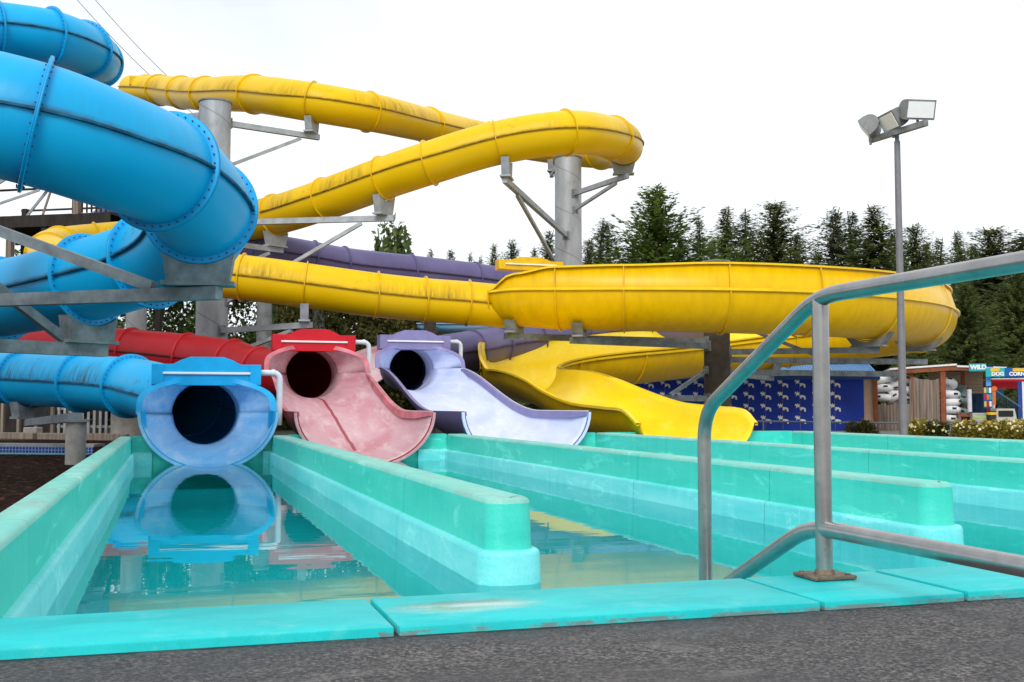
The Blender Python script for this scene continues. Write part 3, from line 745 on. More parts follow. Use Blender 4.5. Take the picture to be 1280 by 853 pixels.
# ---- yellow slide
C = [(P(165,112,47),0),(P(200,113,45),1),(P(228,116,42),1),(P(258,118,39),1),(P(318,118,35.4),1),(P(390,128,33.3),1),(P(460,140,34),1),(P(535,157,38),1),(P(610,173,42.5),1),(P(690,186,44),1),(P(752,191,41),1),(P(779,184,36.5),1),(P(765,172,32),1),(P(707,166,29.8),1),(P(622,179,29.8),1),(P(537,204,30),1),(P(480,223,30.6),1),(P(408,249,31.6),1),(P(345,269,33),1),
     (P(270,285,34.8),1),(P(190,296,36),1),(P(120,302,36.2),1),(P(75,308,34.6),1),(P(60,318,32),1),(P(95,330,29.9),1),(P(180,337,29),1),(P(240,341,28.8),1),(P(303,347,28.7),1),(P(381,357,28.9),1),(P(470,369,29.3),1),(P(530,375,29.7),1),(P(585,379,30),1),(P(640,384,30.2),0)]
yellow, ypoly, ym_ = tube_slide('tube_slide', 'long yellow tube slide opening into a wide curving trough on the right', [c for c, _ in C], [k for _, k in C], R, (M['yellow'], M['yellow_flange'], M['yellow_seam']), bolts=0, H_=.062, T_=.020)
# open trough after the tube; p is the rim level
def PT(px, py, d): return P(px, py, d)
st = [dict(p=PT(619,368,30.1), w=.66, d=.74, hl=.06, hr=.04, fl=.0),
      dict(p=PT(652,366,29.9), w=.88, d=.95, hl=.35, hr=.42, fl=.05),
      dict(p=PT(700,366,29.7), w=.94, d=1.02, hl=.40, hr=.60, fl=.06),
      dict(p=PT(780,366,29.4), w=.98, d=1.05, hl=.30, hr=.64, fl=-.06),
      dict(p=PT(900,367,29.3), w=1.0, d=1.08, hl=.25, hr=.72, fl=-.14),
      dict(p=PT(1000,370,29.8), w=1.0, d=1.10, hl=.25, hr=.72, fl=-.20),
      dict(p=PT(1085,376,31.3), w=1.0, d=1.12, hl=.25, hr=.75, fl=-.26),
      dict(p=PT(1146,386,34.2), w=1.0, d=1.12, hl=.25, hr=.80, fl=-.34),
      dict(p=PT(1148,400,37.6), w=1.0, d=1.10, hl=.22, hr=.78, fl=-.26),
      dict(p=PT(1080,412,39.6), w=1.0, d=1.08, hl=.20, hr=.74, fl=.1),
      dict(p=PT(985,423,40), w=1.0, d=1.06, hl=.18, hr=.7, fl=.1),
      dict(p=PT(880,434,39), w=1.0, d=1.05, hl=.15, hr=.7, fl=.1),
      dict(p=PT(780,444,35.8), w=1.0, d=1.02, hl=.13, hr=.75, fl=.1),
      dict(p=Vector((11.7,32.2,2.34)), w=1.02, d=.92, hl=.12, hr=.78, fl=.06),
      dict(p=Vector((10.55,31.5,2.16)), w=1.06, d=.88, hl=.10, hr=.80, fl=.06),
      dict(p=Vector((9.95,30.6,2.06)), w=1.10, d=.86, hl=.08, hr=.82, fl=.06),
      dict(p=Vector((9.68,29.75,2.02)), w=1.12, d=.86, hl=.06, hr=.58, fl=.06),
      dict(p=Vector((9.58,29.25,1.99)), w=1.13, d=.86, hl=.05, hr=.28, fl=.06),
      dict(p=Vector((9.48,28.3,1.96)), w=1.15, d=.86, hl=.03, hr=.03, fl=.06),
      dict(p=Vector((9.40,26.6,1.88)), w=1.18, d=.90, hl=.01, hr=.01, fl=.0),
      dict(p=Vector((9.43,25.0,1.66)), w=1.2, d=.95, hl=.0, hr=.0, fl=.0),
      dict(p=Vector((9.46,23.4,1.33)), w=1.26, d=.95, hl=0, hr=0, fl=0),
      dict(p=Vector((9.45,21.6,1.06)), w=1.26, d=.92, hl=0, hr=0, fl=0),
      dict(p=Vector((9.45,19.7,.96)), w=1.24, d=.95, hl=0, hr=0, fl=0),
      dict(p=Vector((9.45,18.8,.90)), w=1.22, d=.92, hl=0, hr=0, fl=0),
      dict(p=Vector((9.45,18.30,.66)), w=1.18, d=.70, hl=0, hr=0, fl=0)]
o, fpoly, fmarks, frows, ribs = flume('trough', st, (M['yellow_in'], M['yellow_plain'], M['yellow_rib']), yellow)
ie = fmarks[17]
for r_ in ribs: grid_mesh('side_rib', r_[:ie], M['yellow_rib'], yellow, True, None, 40)
# outer joint rims of the trough sections
def trough_rim(i):
    ring = frows[i]; t, s, u = frame(fpoly, i); n = len(ring); rr = []
    for k in range(n):
        a = ring[max(0, k-1)]; b = ring[min(n-1, k+1)]; d = (b-a); d -= t*d.dot(t); nn = t.cross(d).normalized()
        cc = fpoly[i] + Vector((0,0,.2))
        if (ring[k]-cc).dot(nn) < 0: nn = -nn
        rr.append([ring[k]+nn*.026 - t*.02, ring[k]+nn*.060 - t*.016, ring[k]+nn*.060 + t*.016, ring[k]+nn*.026 + t*.02])
    grid_mesh('joint_rim', rr, M['yellow_flange'], yellow, True, None, 40)
for k in (0, 2, 3, 4, 5, 6, 7, 8, 9, 10, 11, 12, 13, 16): trough_rim(fmarks[k])
# header of the tube end over the trough
hc = P(664, 338, 29.6); header(Vector((hc.x, hc.y, hc.z)), M['yellow_flange'], yellow, 1.86, .36, .34)
hc2 = P(188, 108, 46); header(Vector((hc2.x, hc2.y, hc2.z)), M['yellow_flange'], yellow, 1.7, .5, .34)

# ------------------------------------------------------------------ columns and arms
def pt_on(poly, px, py, dref=None):
    best = None
    for i, p in enumerate(poly):
        r = p - EYE; d = r.dot(FW)
        if d <= 0: continue
        x = 640 + r.dot(RT)/d*FPX; y = 426.5 - r.dot(UPV)/d*FPX
        e = (x-px)**2 + (y-py)**2 + (0 if dref is None else ((d-dref)*15)**2)
        if best is None or e < best[0]: best = (e, i)
    return best[1]
def column(base, D, ztop, mat, label, group='steel columns holding the slides', z0=0, seg=32):
    root = empty('support_column', base, label, 'column', group)
    mb = MB(); mb.cyl((base.x, base.y, z0-.1), (base.x, base.y, ztop), D/2, seg=seg)
    o = mb.build('pillar', mat, root, 60)
    # put the pillar's own origin on its axis so that the weld runs round it
    o.data.transform(Matrix.Translation((-base.x, -base.y, 0))); o.location = (0, 0, -base.z)
    mb = MB(); mb.cyl((base.x, base.y, ztop), (base.x, base.y, ztop+.04), D/2+.03, seg=seg); mb.build('cap_plate', M['galv_dark'], root)
    return root
def arm(root, base, D, a, b, sec=(.14,.16), name='arm', mat=None, plate=True):
    """steel section from the column face at point a to b"""
    mb = MB(); mb.beam(a, b, *sec)
    o = mb.build(name, mat or M['galv'], root)
    if plate:
        mb = MB(); d = (Vector(b)-Vector(a)); d.z = 0; d.normalize()
        mb.beam(a - d*.03, a + d*.05, sec[0]+.12, sec[1]+.14); mb.build('bracket', M['galv_dark'], o)
    return o
def face(base, D, to, z):
    d = Vector((to.x-base.x, to.y-base.y, 0)); d.normalize(); return Vector((base.x, base.y, z)) + d*(D/2-.02)
def cradle(root, base, D, poly, i, R, brace_drop, depth=.34, sec=(.14,.16), over=.25, half=.42, mat=None, brace=True, bz=.12):
    """saddle under path point i, horizontal arm back to the column and a diagonal brace"""
    t, s, u = frame(poly, i); th = Vector((t.x, t.y, 0)).normalized(); sh = th.cross(Vector((0,0,1)))
    saddle_mesh(poly[i], th, sh, Vector((0,0,1)), R, depth, half, 'saddle', root, mat)
    e = poly[i] + Vector((0,0,-(R+depth+.05+sec[1]/2)))
    d = Vector((e.x-base.x, e.y-base.y, 0)).normalized()
    a = face(base, D, e, e.z)
    arm(root, base, D, a, e + d*over, sec, 'arm', mat)
    if brace:
        b0 = face(base, D, e, e.z - brace_drop); b1 = a + (e-a)*.86; b1.z -= sec[1]/2 + .04
        arm(root, base, D, b0, b1, (.10,.10), 'brace', mat)

base = G(263, 31); c1 = column(base, .90, 9.80, M['column'], 'tall grey steel column just right of the big blue bend, under the top yellow run')
cradle(c1, base, .9, ypoly, pt_on(ypoly, 390, 128, 33.3), R, 1.25)
cradle(c1, base, .9, ypoly, pt_on(ypoly, 480, 223, 30.6), R, 2.3, depth=.42, over=.3)
cradle(c1, base, .9, ypoly, pt_on(ypoly, 345, 269, 33), R, .9)
cradle(c1, base, .9, ypoly, pt_on(ypoly, 381, 357, 28.9), R, .8)
q_ = P(178, 127, 32.5); q_.z = 9.45; arm(c1, base, .9, face(base, .9, q_, 9.45), q_, (.16,.24), 'arm', M['galv'])
base = G(711, 39.2); c2 = column(base, .98, 10.06, M['column'], 'tall grey steel column standing inside the upper yellow loop against the sky')
cradle(c2, base, .98, ypoly, pt_on(ypoly, 632, 178, 29.9), R, 1.7, depth=.40)
cradle(c2, base, .98, ypoly, pt_on(ypoly, 690, 186, 44), R, 1.0)
cradle(c2, base, .98, ypoly, pt_on(ypoly, 779, 184, 36.5), R, .6, depth=.30)
base = G(897, 32.3); c3 = column(base, .78, 5.30, M['rust'], 'dark brown steel column below and behind the yellow trough')
def trough_cradle(root, base, D, i, drop, depth=.42, brace=True, sec=(.14,.17), zoff=0, bd=.85):
    c = fpoly[i]; rr = c.z - min(v.z for v in frows[i]); t, s, u = frame(fpoly, i); th = Vector((t.x,t.y,0)).normalized(); sh = th.cross(Vector((0,0,1)))
    saddle_mesh(c, th, sh, Vector((0,0,1)), rr+.02, depth, .62, 'saddle', root, M['galv_dark'], .30)
    e = c + Vector((0,0,-(rr+depth+.07+sec[1]/2+zoff))); d = Vector((e.x-base.x, e.y-base.y, 0)).normalized(); a = face(base, D, e, e.z)
    arm(root, base, D, a, e + d*.3, sec, 'arm', M['galv_blue'])
    if brace:
        b0 = face(base, D, e, e.z-drop); b1 = a + (e-a)*bd; b1.z -= .12; arm(root, base, D, b0, b1, (.10,.10), 'brace', M['galv_blue'])
trough_cradle(c3, base, .78, pt_on(fpoly, 723, 367, 29.6), .5, depth=.14, brace=False)
trough_cradle(c3, base, .78, pt_on(fpoly, 645, 368, 30), .5, depth=.14, brace=False)
trough_cradle(c3, base, .78, pt_on(fpoly, 1085, 376, 31.3), -.9, depth=.16, bd=.62)
trough_cradle(c3, base, .78, pt_on(fpoly, 1146, 386, 34.2), .6, depth=.16, brace=False, zoff=.25)
trough_cradle(c3, base, .78, pt_on(fpoly, 960, 425, 40), .6, depth=.2, brace=False)
# low beams of the same column
arm(c3, base, .78, face(base, .78, P(800,497,31), .98+.22), P(806,497,31.2), (.14,.17), 'arm', M['galv_blue'])
arm(c3, base, .78, face(base, .78, P(820,470,31.5), 2.05), P(838,494,31.3), (.10,.10), 'brace', M['galv_blue'])
arm(c3, base, .78, face(base, .78, P(1125,466,34), 2.0), P(1130,468,34.2), (.14,.17), 'arm', M['galv_blue'])
base = G(-75, 13.9); c4 = column(base, .80, 4.9, M['column'], 'grey steel column at the left edge carrying the big blue bend on long beams')
e = P(255, 352, 13.25)
i3 = pt_on(bpoly, 250, 262, 13.0)
def blue_saddle(root, i, depth, half, thick):
    t, s, u = frame(bpoly, i); th = Vector((t.x, t.y, 0)).normalized(); sh = th.cross(Vector((0,0,1)))
    saddle_mesh(bpoly[i], th, sh, Vector((0,0,1)), R+.02, depth, half, 'saddle', root, M['galv_blue'], thick)
    return bpoly[i] + Vector((0,0,-(R+depth+.07+.09)))
e = blue_saddle(c4, i3, .26, .50, .24); d = Vector((e.x-base.x, e.y-base.y, 0)).normalized()
arm(c4, base, .8, face(base, .8, e, e.z), e + d*.28, (.16,.155), 'arm', M['galv_blue'])
arm(c4, base, .8, face(base, .8, e, e.z+1.05), e - d*.62 + Vector((0,0,.10)), (.13,.13), 'brace', M['galv_blue'])
i5 = pt_on(bpoly, 112, 350, 15.7)
e2 = blue_saddle(c4, i5, .26, .50, .24); d2 = Vector((e2.x-base.x, e2.y-base.y, 0)).normalized()
arm(c4, base, .8, face(base, .8, e2, e2.z), e2 + d2*.28, (.16,.18), 'arm', M['galv_blue'])
arm(c4, base, .8, face(base, .8, e2, e2.z+1.0), e2 - d2*.35 + Vector((0,0,.12)), (.12,.12), 'brace', M['galv_blue'])
# stub pillar under the straight blue tube
base = PZ(94, 581, 0.0); base.z = 0
c5 = empty('concrete_pier', base, 'short concrete pier under the straight blue tube, beside the mulch', 'pier')
mb = MB(); mb.cyl((base.x, base.y, -.1), (base.x, base.y, .72), .165, seg=28); mb.build('pillar', M['concrete'], c5, 60)
i6 = pt_on(bpoly, 38, 474, 25.2); e = bpoly[i6] + Vector((0,0,-(R+.30+.10)))
t, s, u = frame(bpoly, i6); th = Vector((t.x,t.y,0)).normalized(); sh = th.cross(Vector((0,0,1)))
saddle_mesh(bpoly[i6], th, sh, Vector((0,0,1)), R, .26, .45, 'saddle', c5, M['galv_blue'], .3)
mb = MB(); mb.beam(Vector((base.x, base.y, .80)), Vector((e.x, e.y, e.z)), .2, .15); mb.build('arm', M['galv_blue'], c5)
mb = MB(); mb.box((base.x, base.y, .74), (.42,.42,.04)); mb.build('cap_plate', M['galv_dark'], c5)
# columns far back
for px, d_, D, yt, mk, lb in ((329,41,.58,370,'galv_dark','grey column behind the yellow tube, left of the red header'), (397,44,.50,380,'galv_dark','thin dark column behind the yellow tube, above the red header'), (537,36.5,.42,400,'rust','thin brown column between the purple header and the yellow tube'), (160,31,.9,430,'concrete','squat concrete column behind the straight blue tube near its mouth'), (168,33.5,.62,300,'column','grey column half hidden by the lower blue bend')):
    b_ = G(px, d_); zt = 1 + (507-yt)*d_/FPX
    column(b_, D, zt, M[mk], lb, z0=0)

# ------------------------------------------------------------------ stainless handrail
HX = 2.26
def arcpts(pts, r=.12, n=7):
    """round the corners of a polyline"""
    pts = [Vector(p) for p in pts]; out = [pts[0]]
    for a, b, c in zip(pts, pts[1:], pts[2:]):
        u = (a-b).normalized(); v = (c-b).normalized(); p0 = b + u*r; p1 = b + v*r
        for k in range(n+1):
            f = k/n; out.append(p0*(1-f)**2 + b*2*f*(1-f) + p1*f**2)
    out.append(pts[-1]); return out
rail = empty('handrail', (HX, 3.41, .38), 'brushed stainless steel handrail bolted to the aqua kerb at the right', 'handrail')
mb = MB(); mb.pipe(arcpts([(HX,.30,.66),(HX,.75,1.40),(HX,3.42,1.40),(HX,4.32,.97),(HX,4.32,-.35)], .13), .030, 24); mb.build('top_rail', M['steel'], rail, 60)
mb = MB(); mb.pipe(arcpts([(HX,.60,.555),(HX,3.50,.555),(HX,4.42,.10),(HX,4.75,-.30)], .14), .030, 24); mb.build('lower_rail', M['steel'], rail, 60)
mb = MB(); mb.cyl((HX,3.41,.385), (HX,3.41,1.385), .0305, seg=24); mb.build('post', M['steel'], rail, 60)
mb = MB()
mb.box((HX,3.41,.389), (.17,.15,.014)); mb.bevel(.003, 1); pl = mb.build('base_plate', M['rusty_foot'], rail)
mb = MB(); mb.cyl((HX,3.41,.396), (HX,3.41,.412), .038, .031, seg=20); mb.build('weld_collar', M['rusty_foot'], rail, 60)
mb = MB()
for dx, dy in ((.062,-.052),(-.062,-.052),(.062,.052),(-.062,.052)): mb.cyl((HX+dx,3.41+dy,.394), (HX+dx,3.41+dy,.401), .009, seg=6)
mb.build('bolt_heads', M['rusty_foot'], pl)

# ------------------------------------------------------------------ floodlight pole
def fpt(px, py, d): return P(px, py, d)
pb = G(1128.5, 27.5); top = P(1121, 172, 27.5); top = Vector((pb.x, pb.y, top.z))
fl = empty('floodlight_pole', pb, 'tall grey floodlight pole with three lamp heads on a crossbar', 'floodlight')
mb = MB(); mb.cyl((pb.x,pb.y,-.05), top, .105, .075, seg=20); mb.cyl(top, top+Vector((0,0,.22)), .055, seg=16); mb.build('pole', plain('grey_pole_paint', (.20,.20,.22), .5, .2, var=.12), fl, 60)
xa, xb = P(1088,178,28.35), P(1158,155,26.6)
zz = top.z + .2; mid = (xa+xb)/2; off = Vector((pb.x-P(1121,168,27.5).x, pb.y-P(1121,168,27.5).y, 0))
xa += off*0.6; xb += off*0.6; xa.z = xb.z = zz
mb = MB(); mb.beam(xa, xb, .14, .14); mb.build('crossbar', M['galv_dark'], fl)
glassm = plain('lamp_glass', (.92,.93,.93), .25, 0, var=.03); shellm = plain('lamp_housing', (.24,.25,.25), .5, .2, var=.2)
def lamp(c, dirn, roll_up):
    d = Vector(dirn).normalized(); r = d.cross(Vector((0,0,1))).normalized(); u = r.cross(d)
    mb = MB(); W, H, T = .78, .50, .42
    prof = [(-H/2, 0)] + [(-H/2*math.cos(PI*k/12)*1.0, -T*math.sin(PI*k/12)**.7) for k in range(1, 12)] + [(H/2, 0)]
    # profile in (u, d) plane extruded along r
    mb.prism(prof, c - r*W/2, u, d, W if u.cross(d).dot(r) > 0 else -W)
    mb.bevel(.012, 2); h = mb.build('lamp_head', shellm, fl, 50)
    mb = MB(); mb.box(c + d*.012, (W*.88, .02, H*.80), Matrix((r, d, u)).transposed()); mb.build('lens', glassm, h)
    mb = MB(); mb.cyl(c - d*.15 - u*H*.35, c - d*.15 + Vector((0,0,-H*.5-.22)), .035, seg=10); mb.build('yoke', M['galv_dark'], h)
lamp(P(1151,134,26.9)+off*.6, (-.20,-1,-.30), 0)
lamp(P(1110,150,27.6)+off*.6, (-1,.14,-.58), 0)
lamp(P(1081,161,28.3)+off*.6, (-.85,.75,-.85), 0)

# ------------------------------------------------------------------ power cables
for (a, b, lb) in ((P(60,-45,60), P(186,97,62), 'thin black cable crossing the sky at upper left, the lower one'), (P(92,-35,60), P(210,100,62), 'thin black cable crossing the sky at upper left, the upper one')):
    mb = MB(); pts = []
    dir_ = (b-a)
    for k in range(25):
        f_ = -0.9 + 2.4*k/24; p = a + dir_*f_; pts.append(p + Vector((0,0,.18*(4*(f_-.3)**2-1))))
    mb.pipe(pts, .016, 6); o = mb.build('power_cable', M['cable']); tag(o, lb, 'cable', 'cables over the slides')

# ------------------------------------------------------------------ trees
def quads_mesh(name, centers, dirs, ups, lens, wids, tones, taper=.35):
    """many small leaf blades: each a kite along dir"""
    n = len(centers); c = np.array(centers); d = np.array(dirs); u = np.array(ups)
    d /= np.linalg.norm(d, axis=1)[:, None]; r = np.cross(d, u); r /= (np.linalg.norm(r, axis=1)[:, None]+1e-9)
    l = np.array(lens)[:, None]; w_ = np.array(wids)[:, None]
    v = np.empty((n, 4, 3)); v[:, 0] = c; v[:, 1] = c + d*l*.45 + r*w_; v[:, 2] = c + d*l; v[:, 3] = c + d*l*.45 - r*w_
    me = bpy.data.meshes.new(name)
    me.vertices.add(n*4); me.vertices.foreach_set('co', v.astype(np.float32).ravel())
    me.loops.add(n*4); me.loops.foreach_set('vertex_index', np.arange(n*4, dtype=np.int32))
    me.polygons.add(n); me.polygons.foreach_set('loop_start', np.arange(0, n*4, 4, dtype=np.int32)); me.polygons.foreach_set('loop_total', np.full(n, 4, dtype=np.int32))
    me.update(calc_edges=True)
    a = me.attributes.new('tone', 'FLOAT', 'FACE'); a.data.foreach_set('value', np.array(tones, dtype=np.float32))
    return me
def conifer_mesh(H, Rm, seed, droop=-.25, up=0.0, start=.06, dens=1.0, irregular=.25, blade=.5, shape=1.0, gap=.08):
    """whorled boughs, each a flat fan of hanging sprays, with short inner growth round the stem"""
    rg = random.Random(seed); C_, D_, U_, L_, W_, T_ = [], [], [], [], [], []
    def put(p, dd, ln, wf, tn):
        C_.append(tuple(p)); D_.append(tuple(dd)); U_.append((rg.uniform(-.6,.6), rg.uniform(-.6,.6), 1)); L_.append(ln); W_.append(ln*wf); T_.append(min(1, max(0, tn)))
    lump = [rg.uniform(.72, 1.12) for _ in range(24)]
    z = H*start
    while z < H*.985:
        f = (z-H*start)/(H*(1-start))
        Lm = Rm*(.02 + .98*(1-f)**shape); bl = blade*(1.12-.72*f)
        nb = max(5, int((6+7*(1-f))*dens))
        a0 = rg.random()*6.28
        for b in range(nb):
            if rg.random() < gap: continue
            a = a0 + 6.28*b/nb + rg.uniform(-.3,.3)
            Lb = max(.10, Lm*lump[int(a*4+f*9) % 24]*rg.uniform(1-irregular, 1+irregular*.5))
            out = Vector((math.cos(a), math.sin(a), 0)); tn = .2 + .55*rg.random()
            stp = bl*.40; st = max(2, int(Lb/stp))
            rise = droop*(1-f) + .45*f*f + up
            side = Vector((-out.y, out.x, 0)); zb = z + rg.uniform(-.2,.2)*H/25
            for q_ in range(st):
                q = (q_+rg.random())/st; r_ = Lb*q
                p = out*r_ + Vector((0,0, zb + rise*r_ + .12*Lb*q*q))
                fan = .25 + .75*math.sin(PI*min(1, q*.8+.15))
                for m_ in range(4):
                    sg = rg.uniform(-1,1)
                    dd = out*rg.uniform(.5,1) + side*sg*1.1*fan + Vector((0,0,rise*.5 + rg.uniform(-.55,.18)))
                    put(p + Vector((rg.uniform(-.08,.08),rg.uniform(-.08,.08),rg.uniform(-.12,.08))), dd, bl*rg.uniform(.6,1.25)*(1.12-.35*q), rg.uniform(.15,.26), tn+rg.uniform(-.2,.25)+.12*q)
            # tip
            put(out*Lb + Vector((0,0,zb+rise*Lb+.12*Lb)), out + Vector((0,0,rise*.5+rg.uniform(-.2,.25))), bl*rg.uniform(.7,1.2), .13, tn+.2)
        z += H*rg.uniform(.015,.024)*(1.15-.75*f)
    for k in range(int(900*dens)):
        f = rg.random(); zz = H*(start + (1-start)*f*.97); r_ = Rm*.34*(1-f)*rg.random()+.05; a = rg.random()*6.28
        put((math.cos(a)*r_, math.sin(a)*r_, zz), (math.cos(a), math.sin(a), rg.uniform(-.5,.6)), blade*(1.1-.7*f)*rg.uniform(.7,1.2), .25, .15+rg.uniform(-.1,.2))
    for k in range(10):
        a = rg.random()*6.28; put((0,0,H*.94+H*.006*k), (math.cos(a)*.3, math.sin(a)*.3, 1), blade*.5, .08, .5)
    return quads_mesh('crown', C_, D_, U_, L_, W_, T_)
def broad_mesh(H, Rm, seed, n=5200, leaf=.22, base=.12, clumps=26):
    rg = random.Random(seed); C_, D_, U_, L_, W_, T_ = [], [], [], [], [], []
    cl_ = []
    for i in range(clumps):
        f = rg.random(); zz = H*(base + (1-base)*f*.92); rr = Rm*math.sqrt(max(.05, 1-((f-.42)/.62)**2)); a = rg.random()*6.28; q = rr*rg.uniform(.25,.9)
        cl_.append((Vector((math.cos(a)*q, math.sin(a)*q, zz)), Rm*rg.uniform(.25,.45), rg.random()))
    for i in range(n):
        c, r_, tn = rg.choice(cl_)
        v = Vector((rg.gauss(0,1), rg.gauss(0,1), rg.gauss(0,.8))).normalized()
        p = c + v*r_*rg.uniform(.6,1.05)
        if p.z < .05: continue
        C_.append(tuple(p)); D_.append((v.x+rg.uniform(-.8,.8), v.y+rg.uniform(-.8,.8), rg.uniform(-.6,.5))); U_.append((v.x, v.y, v.z+.4+rg.uniform(-.4,.4)))
        ln = leaf*rg.uniform(.7,1.5); L_.append(ln); W_.append(ln*rg.uniform(.25,.4)); T_.append(.3+.4*tn+rg.uniform(-.25,.3))
    return quads_mesh('crown', C_, D_, U_, L_, W_, T_)
def trunk_mesh(H, r, seed, limbs=True):
    rg = random.Random(seed+99); mb = MB()
    pts = [Vector((rg.uniform(-.06,.06)*k, rg.uniform(-.06,.06)*k, H*k/6)) for k in range(7)]; pts[0].z = -.2
    mb.pipe(pts, [r*(1-.13*k) for k in range(6)] + [r*.08], 10)
    if limbs:
        for j in range(7):
            z = H*rg.uniform(.15,.6); a = rg.random()*6.28; L_ = H*rg.uniform(.08,.16)
            mb.pipe([Vector((0,0,z)), Vector((math.cos(a)*L_*.5, math.sin(a)*L_*.5, z+L_*.05)), Vector((math.cos(a)*L_, math.sin(a)*L_, z+L_*.15))], [r*.28, r*.18, r*.05], 6)
    bmesh.ops.recalc_face_normals(mb.bm, faces=mb.bm.faces[:]); me = bpy.data.meshes.new('trunk'); mb.bm.to_mesh(me); mb.bm.free(); return me
VAR = {}
def variant(k):
    if k in VAR: return VAR[k]
    if k == 'fir_a': v = (conifer_mesh(16, 4.6, 1, shape=.92, irregular=.36), trunk_mesh(16, .24, 1, False), 'fir', 16, 4.6)
    elif k == 'fir_b': v = (conifer_mesh(16, 5.0, 2, droop=-.18, irregular=.42, shape=.8, gap=.16), trunk_mesh(16, .24, 2, False), 'fir_blue', 16, 5.0)
    elif k == 'fir_c': v = (conifer_mesh(16, 4.0, 3, droop=-.3, irregular=.45, dens=.9, shape=.95, gap=.18), trunk_mesh(16, .22, 3, False), 'fir_blue', 16, 4.0)
    elif k == 'fir_d': v = (conifer_mesh(16, 5.8, 4, droop=-.2, irregular=.42, shape=.76, start=.03, gap=.12), trunk_mesh(16, .28, 4, False), 'fir', 16, 5.8)
    elif k == 'cedar': v = (conifer_mesh(12, 5.2, 5, droop=.25, up=.30, irregular=.45, blade=.52, start=.03, shape=.9, dens=1.0, gap=.12), trunk_mesh(12, .22, 5, False), 'cedar', 12, 5.2)
    elif k == 'near_fir': v = (conifer_mesh(13, 5.2, 6, droop=-.14, irregular=.42, blade=.40, start=.08, shape=.7, dens=1.0, gap=.18), trunk_mesh(13, .2, 6, False), 'fir', 13, 5.2)
    elif k == 'broad': v = (broad_mesh(8, 3.6, 7, 15000, .24, .05, 34), trunk_mesh(5, .2, 7), 'broad', 8, 3.6)
    elif k == 'hedge': v = (broad_mesh(5, 2.9, 8, 15000, .18, .02, 34), trunk_mesh(3, .12, 8), 'hedge', 5, 2.9)
    elif k == 'pine': v = (broad_mesh(9, 3.4, 9, 3800, .55, .45, 22), trunk_mesh(7.5, .2, 9), 'fir', 9, 3.4)
    VAR[k] = v; return v
def tree(px, ytop, wpx, d, k, label, name='conifer_tree', cat='tree', group='conifers beyond the slides', rot=None, wide=1.0):
    cm_, tm_, mk, H0, R0 = variant(k); b_ = G(px, d)
    H = 1 + (507-ytop)*d/FPX; Rw = wpx*d/FPX/2
    sx = Rw/(R0*.86)*wide; sz = H/H0
    root = empty(name, b_, label, cat, group)
    for nm, me, mm in (('crown', cm_, M[mk]), ('trunk', tm_, M['bark'])):
        o = bpy.data.objects.new(nm, me); COL.objects.link(o); o.parent = root
        if not me.materials: me.materials.append(mm)
        o.scale = (sx, sx, sz); o.rotation_euler = (0, 0, random.random()*6.28 if rot is None else rot)
TR = [
 (494,291,62,80,'pine','bushy round-topped pine on the skyline above the purple tube'),
 (537,309,26,100,'fir_c','first tiny conifer right of the bushy round-topped pine'),
 (563,310,34,100,'fir_a','tiny broad conifer midway between the bushy pine and the yellow header box'),
 (588,314,22,105,'fir_c','tiny thin conifer, third to the right of the bushy pine'),
 (601,318,20,105,'fir_c','lowest tiny conifer on the skyline left of the yellow header box'),
 (617,303,30,95,'fir_a','small pointed conifer just left of the yellow header box'),
 (641,297,34,90,'fir_b','small dark conifer right above the yellow header box'),
 (668,308,30,90,'fir_a','small conifer between the yellow header box and the upright column'),
 (687,286,44,85,'fir_a','conifer touching the left side of the column inside the yellow loop'),
 (737,296,40,85,'fir_d','low conifer touching the right side of the column inside the yellow loop'),
 (757,272,54,88,'fir_b','thin-topped conifer left of the big bright cedar'),
 (823,230,118,62,'cedar','big bright green cedar with upswept branches, right of the column'),
 (877,268,40,85,'fir_c','narrow conifer immediately right of the big bright cedar'),
 (910,256,58,80,'fir_a','left tree of the tall clump of three above the trough'),
 (935,260,54,78,'fir_c','middle tree of the tall clump of three above the trough'),
 (972,249,84,72,'fir_d','broad right-hand tree of the tall clump of three above the trough'),
 (1000,290,40,82,'fir_b','short conifer at the right foot of the clump above the trough'),
 (1047,258,60,80,'fir_b','left-hand dark conifer of the group behind the floodlight pole'),
 (1070,262,54,78,'fir_c','ragged conifer next to the left-hand one behind the floodlight pole'),
 (1097,254,74,72,'fir_a','tallest olive conifer just left of the floodlight pole'),
 (1146,278,60,76,'fir_d','conifer just right of the floodlight pole'),
 (1178,296,44,80,'fir_c','small sparse conifer second to the right of the floodlight pole'),
 (1202,287,42,86,'fir_a','lone pointed conifer against the sky, right of the floodlight pole'),
 (1245,282,96,68,'fir_d','wide conifer above the handrail near the right edge'),
 (1288,288,90,66,'fir_b','dark conifer cut by the right edge above the handrail'),
 (795,292,36,92,'fir_a','dark conifer peeping over the left shoulder of the big bright cedar'),
 (853,288,40,94,'fir_b','dark conifer peeping over the right shoulder of the big bright cedar'),
 (893,296,36,92,'fir_d','low conifer between the narrow one and the tall clump of three'),
 (1025,312,34,90,'fir_d','lowest conifer in the gap left of the group behind the floodlight pole'),
 (1122,284,44,88,'fir_b','conifer directly behind the floodlight pole'),
 (1163,300,40,88,'fir_a','small conifer between the two right of the floodlight pole'),
 (1222,302,44,88,'fir_b','low dark conifer filling the gap right of the lone pointed one'),
 (1210,352,150,50,'near_fir','near fir with layered boughs behind the timber hut'),
 (1275,330,150,54,'near_fir','near fir with layered boughs at the right edge behind the food stand'),
 (1150,390,90,56,'near_fir','lower fir half hidden by the right end of the yellow trough'),
]
for px, yt, wp, d_, k, lb in TR: tree(px, yt, wp, d_, k, lb, wide=1.0 if k in ('pine','near_fir') else 2.4 if k == 'cedar' else 3.1)
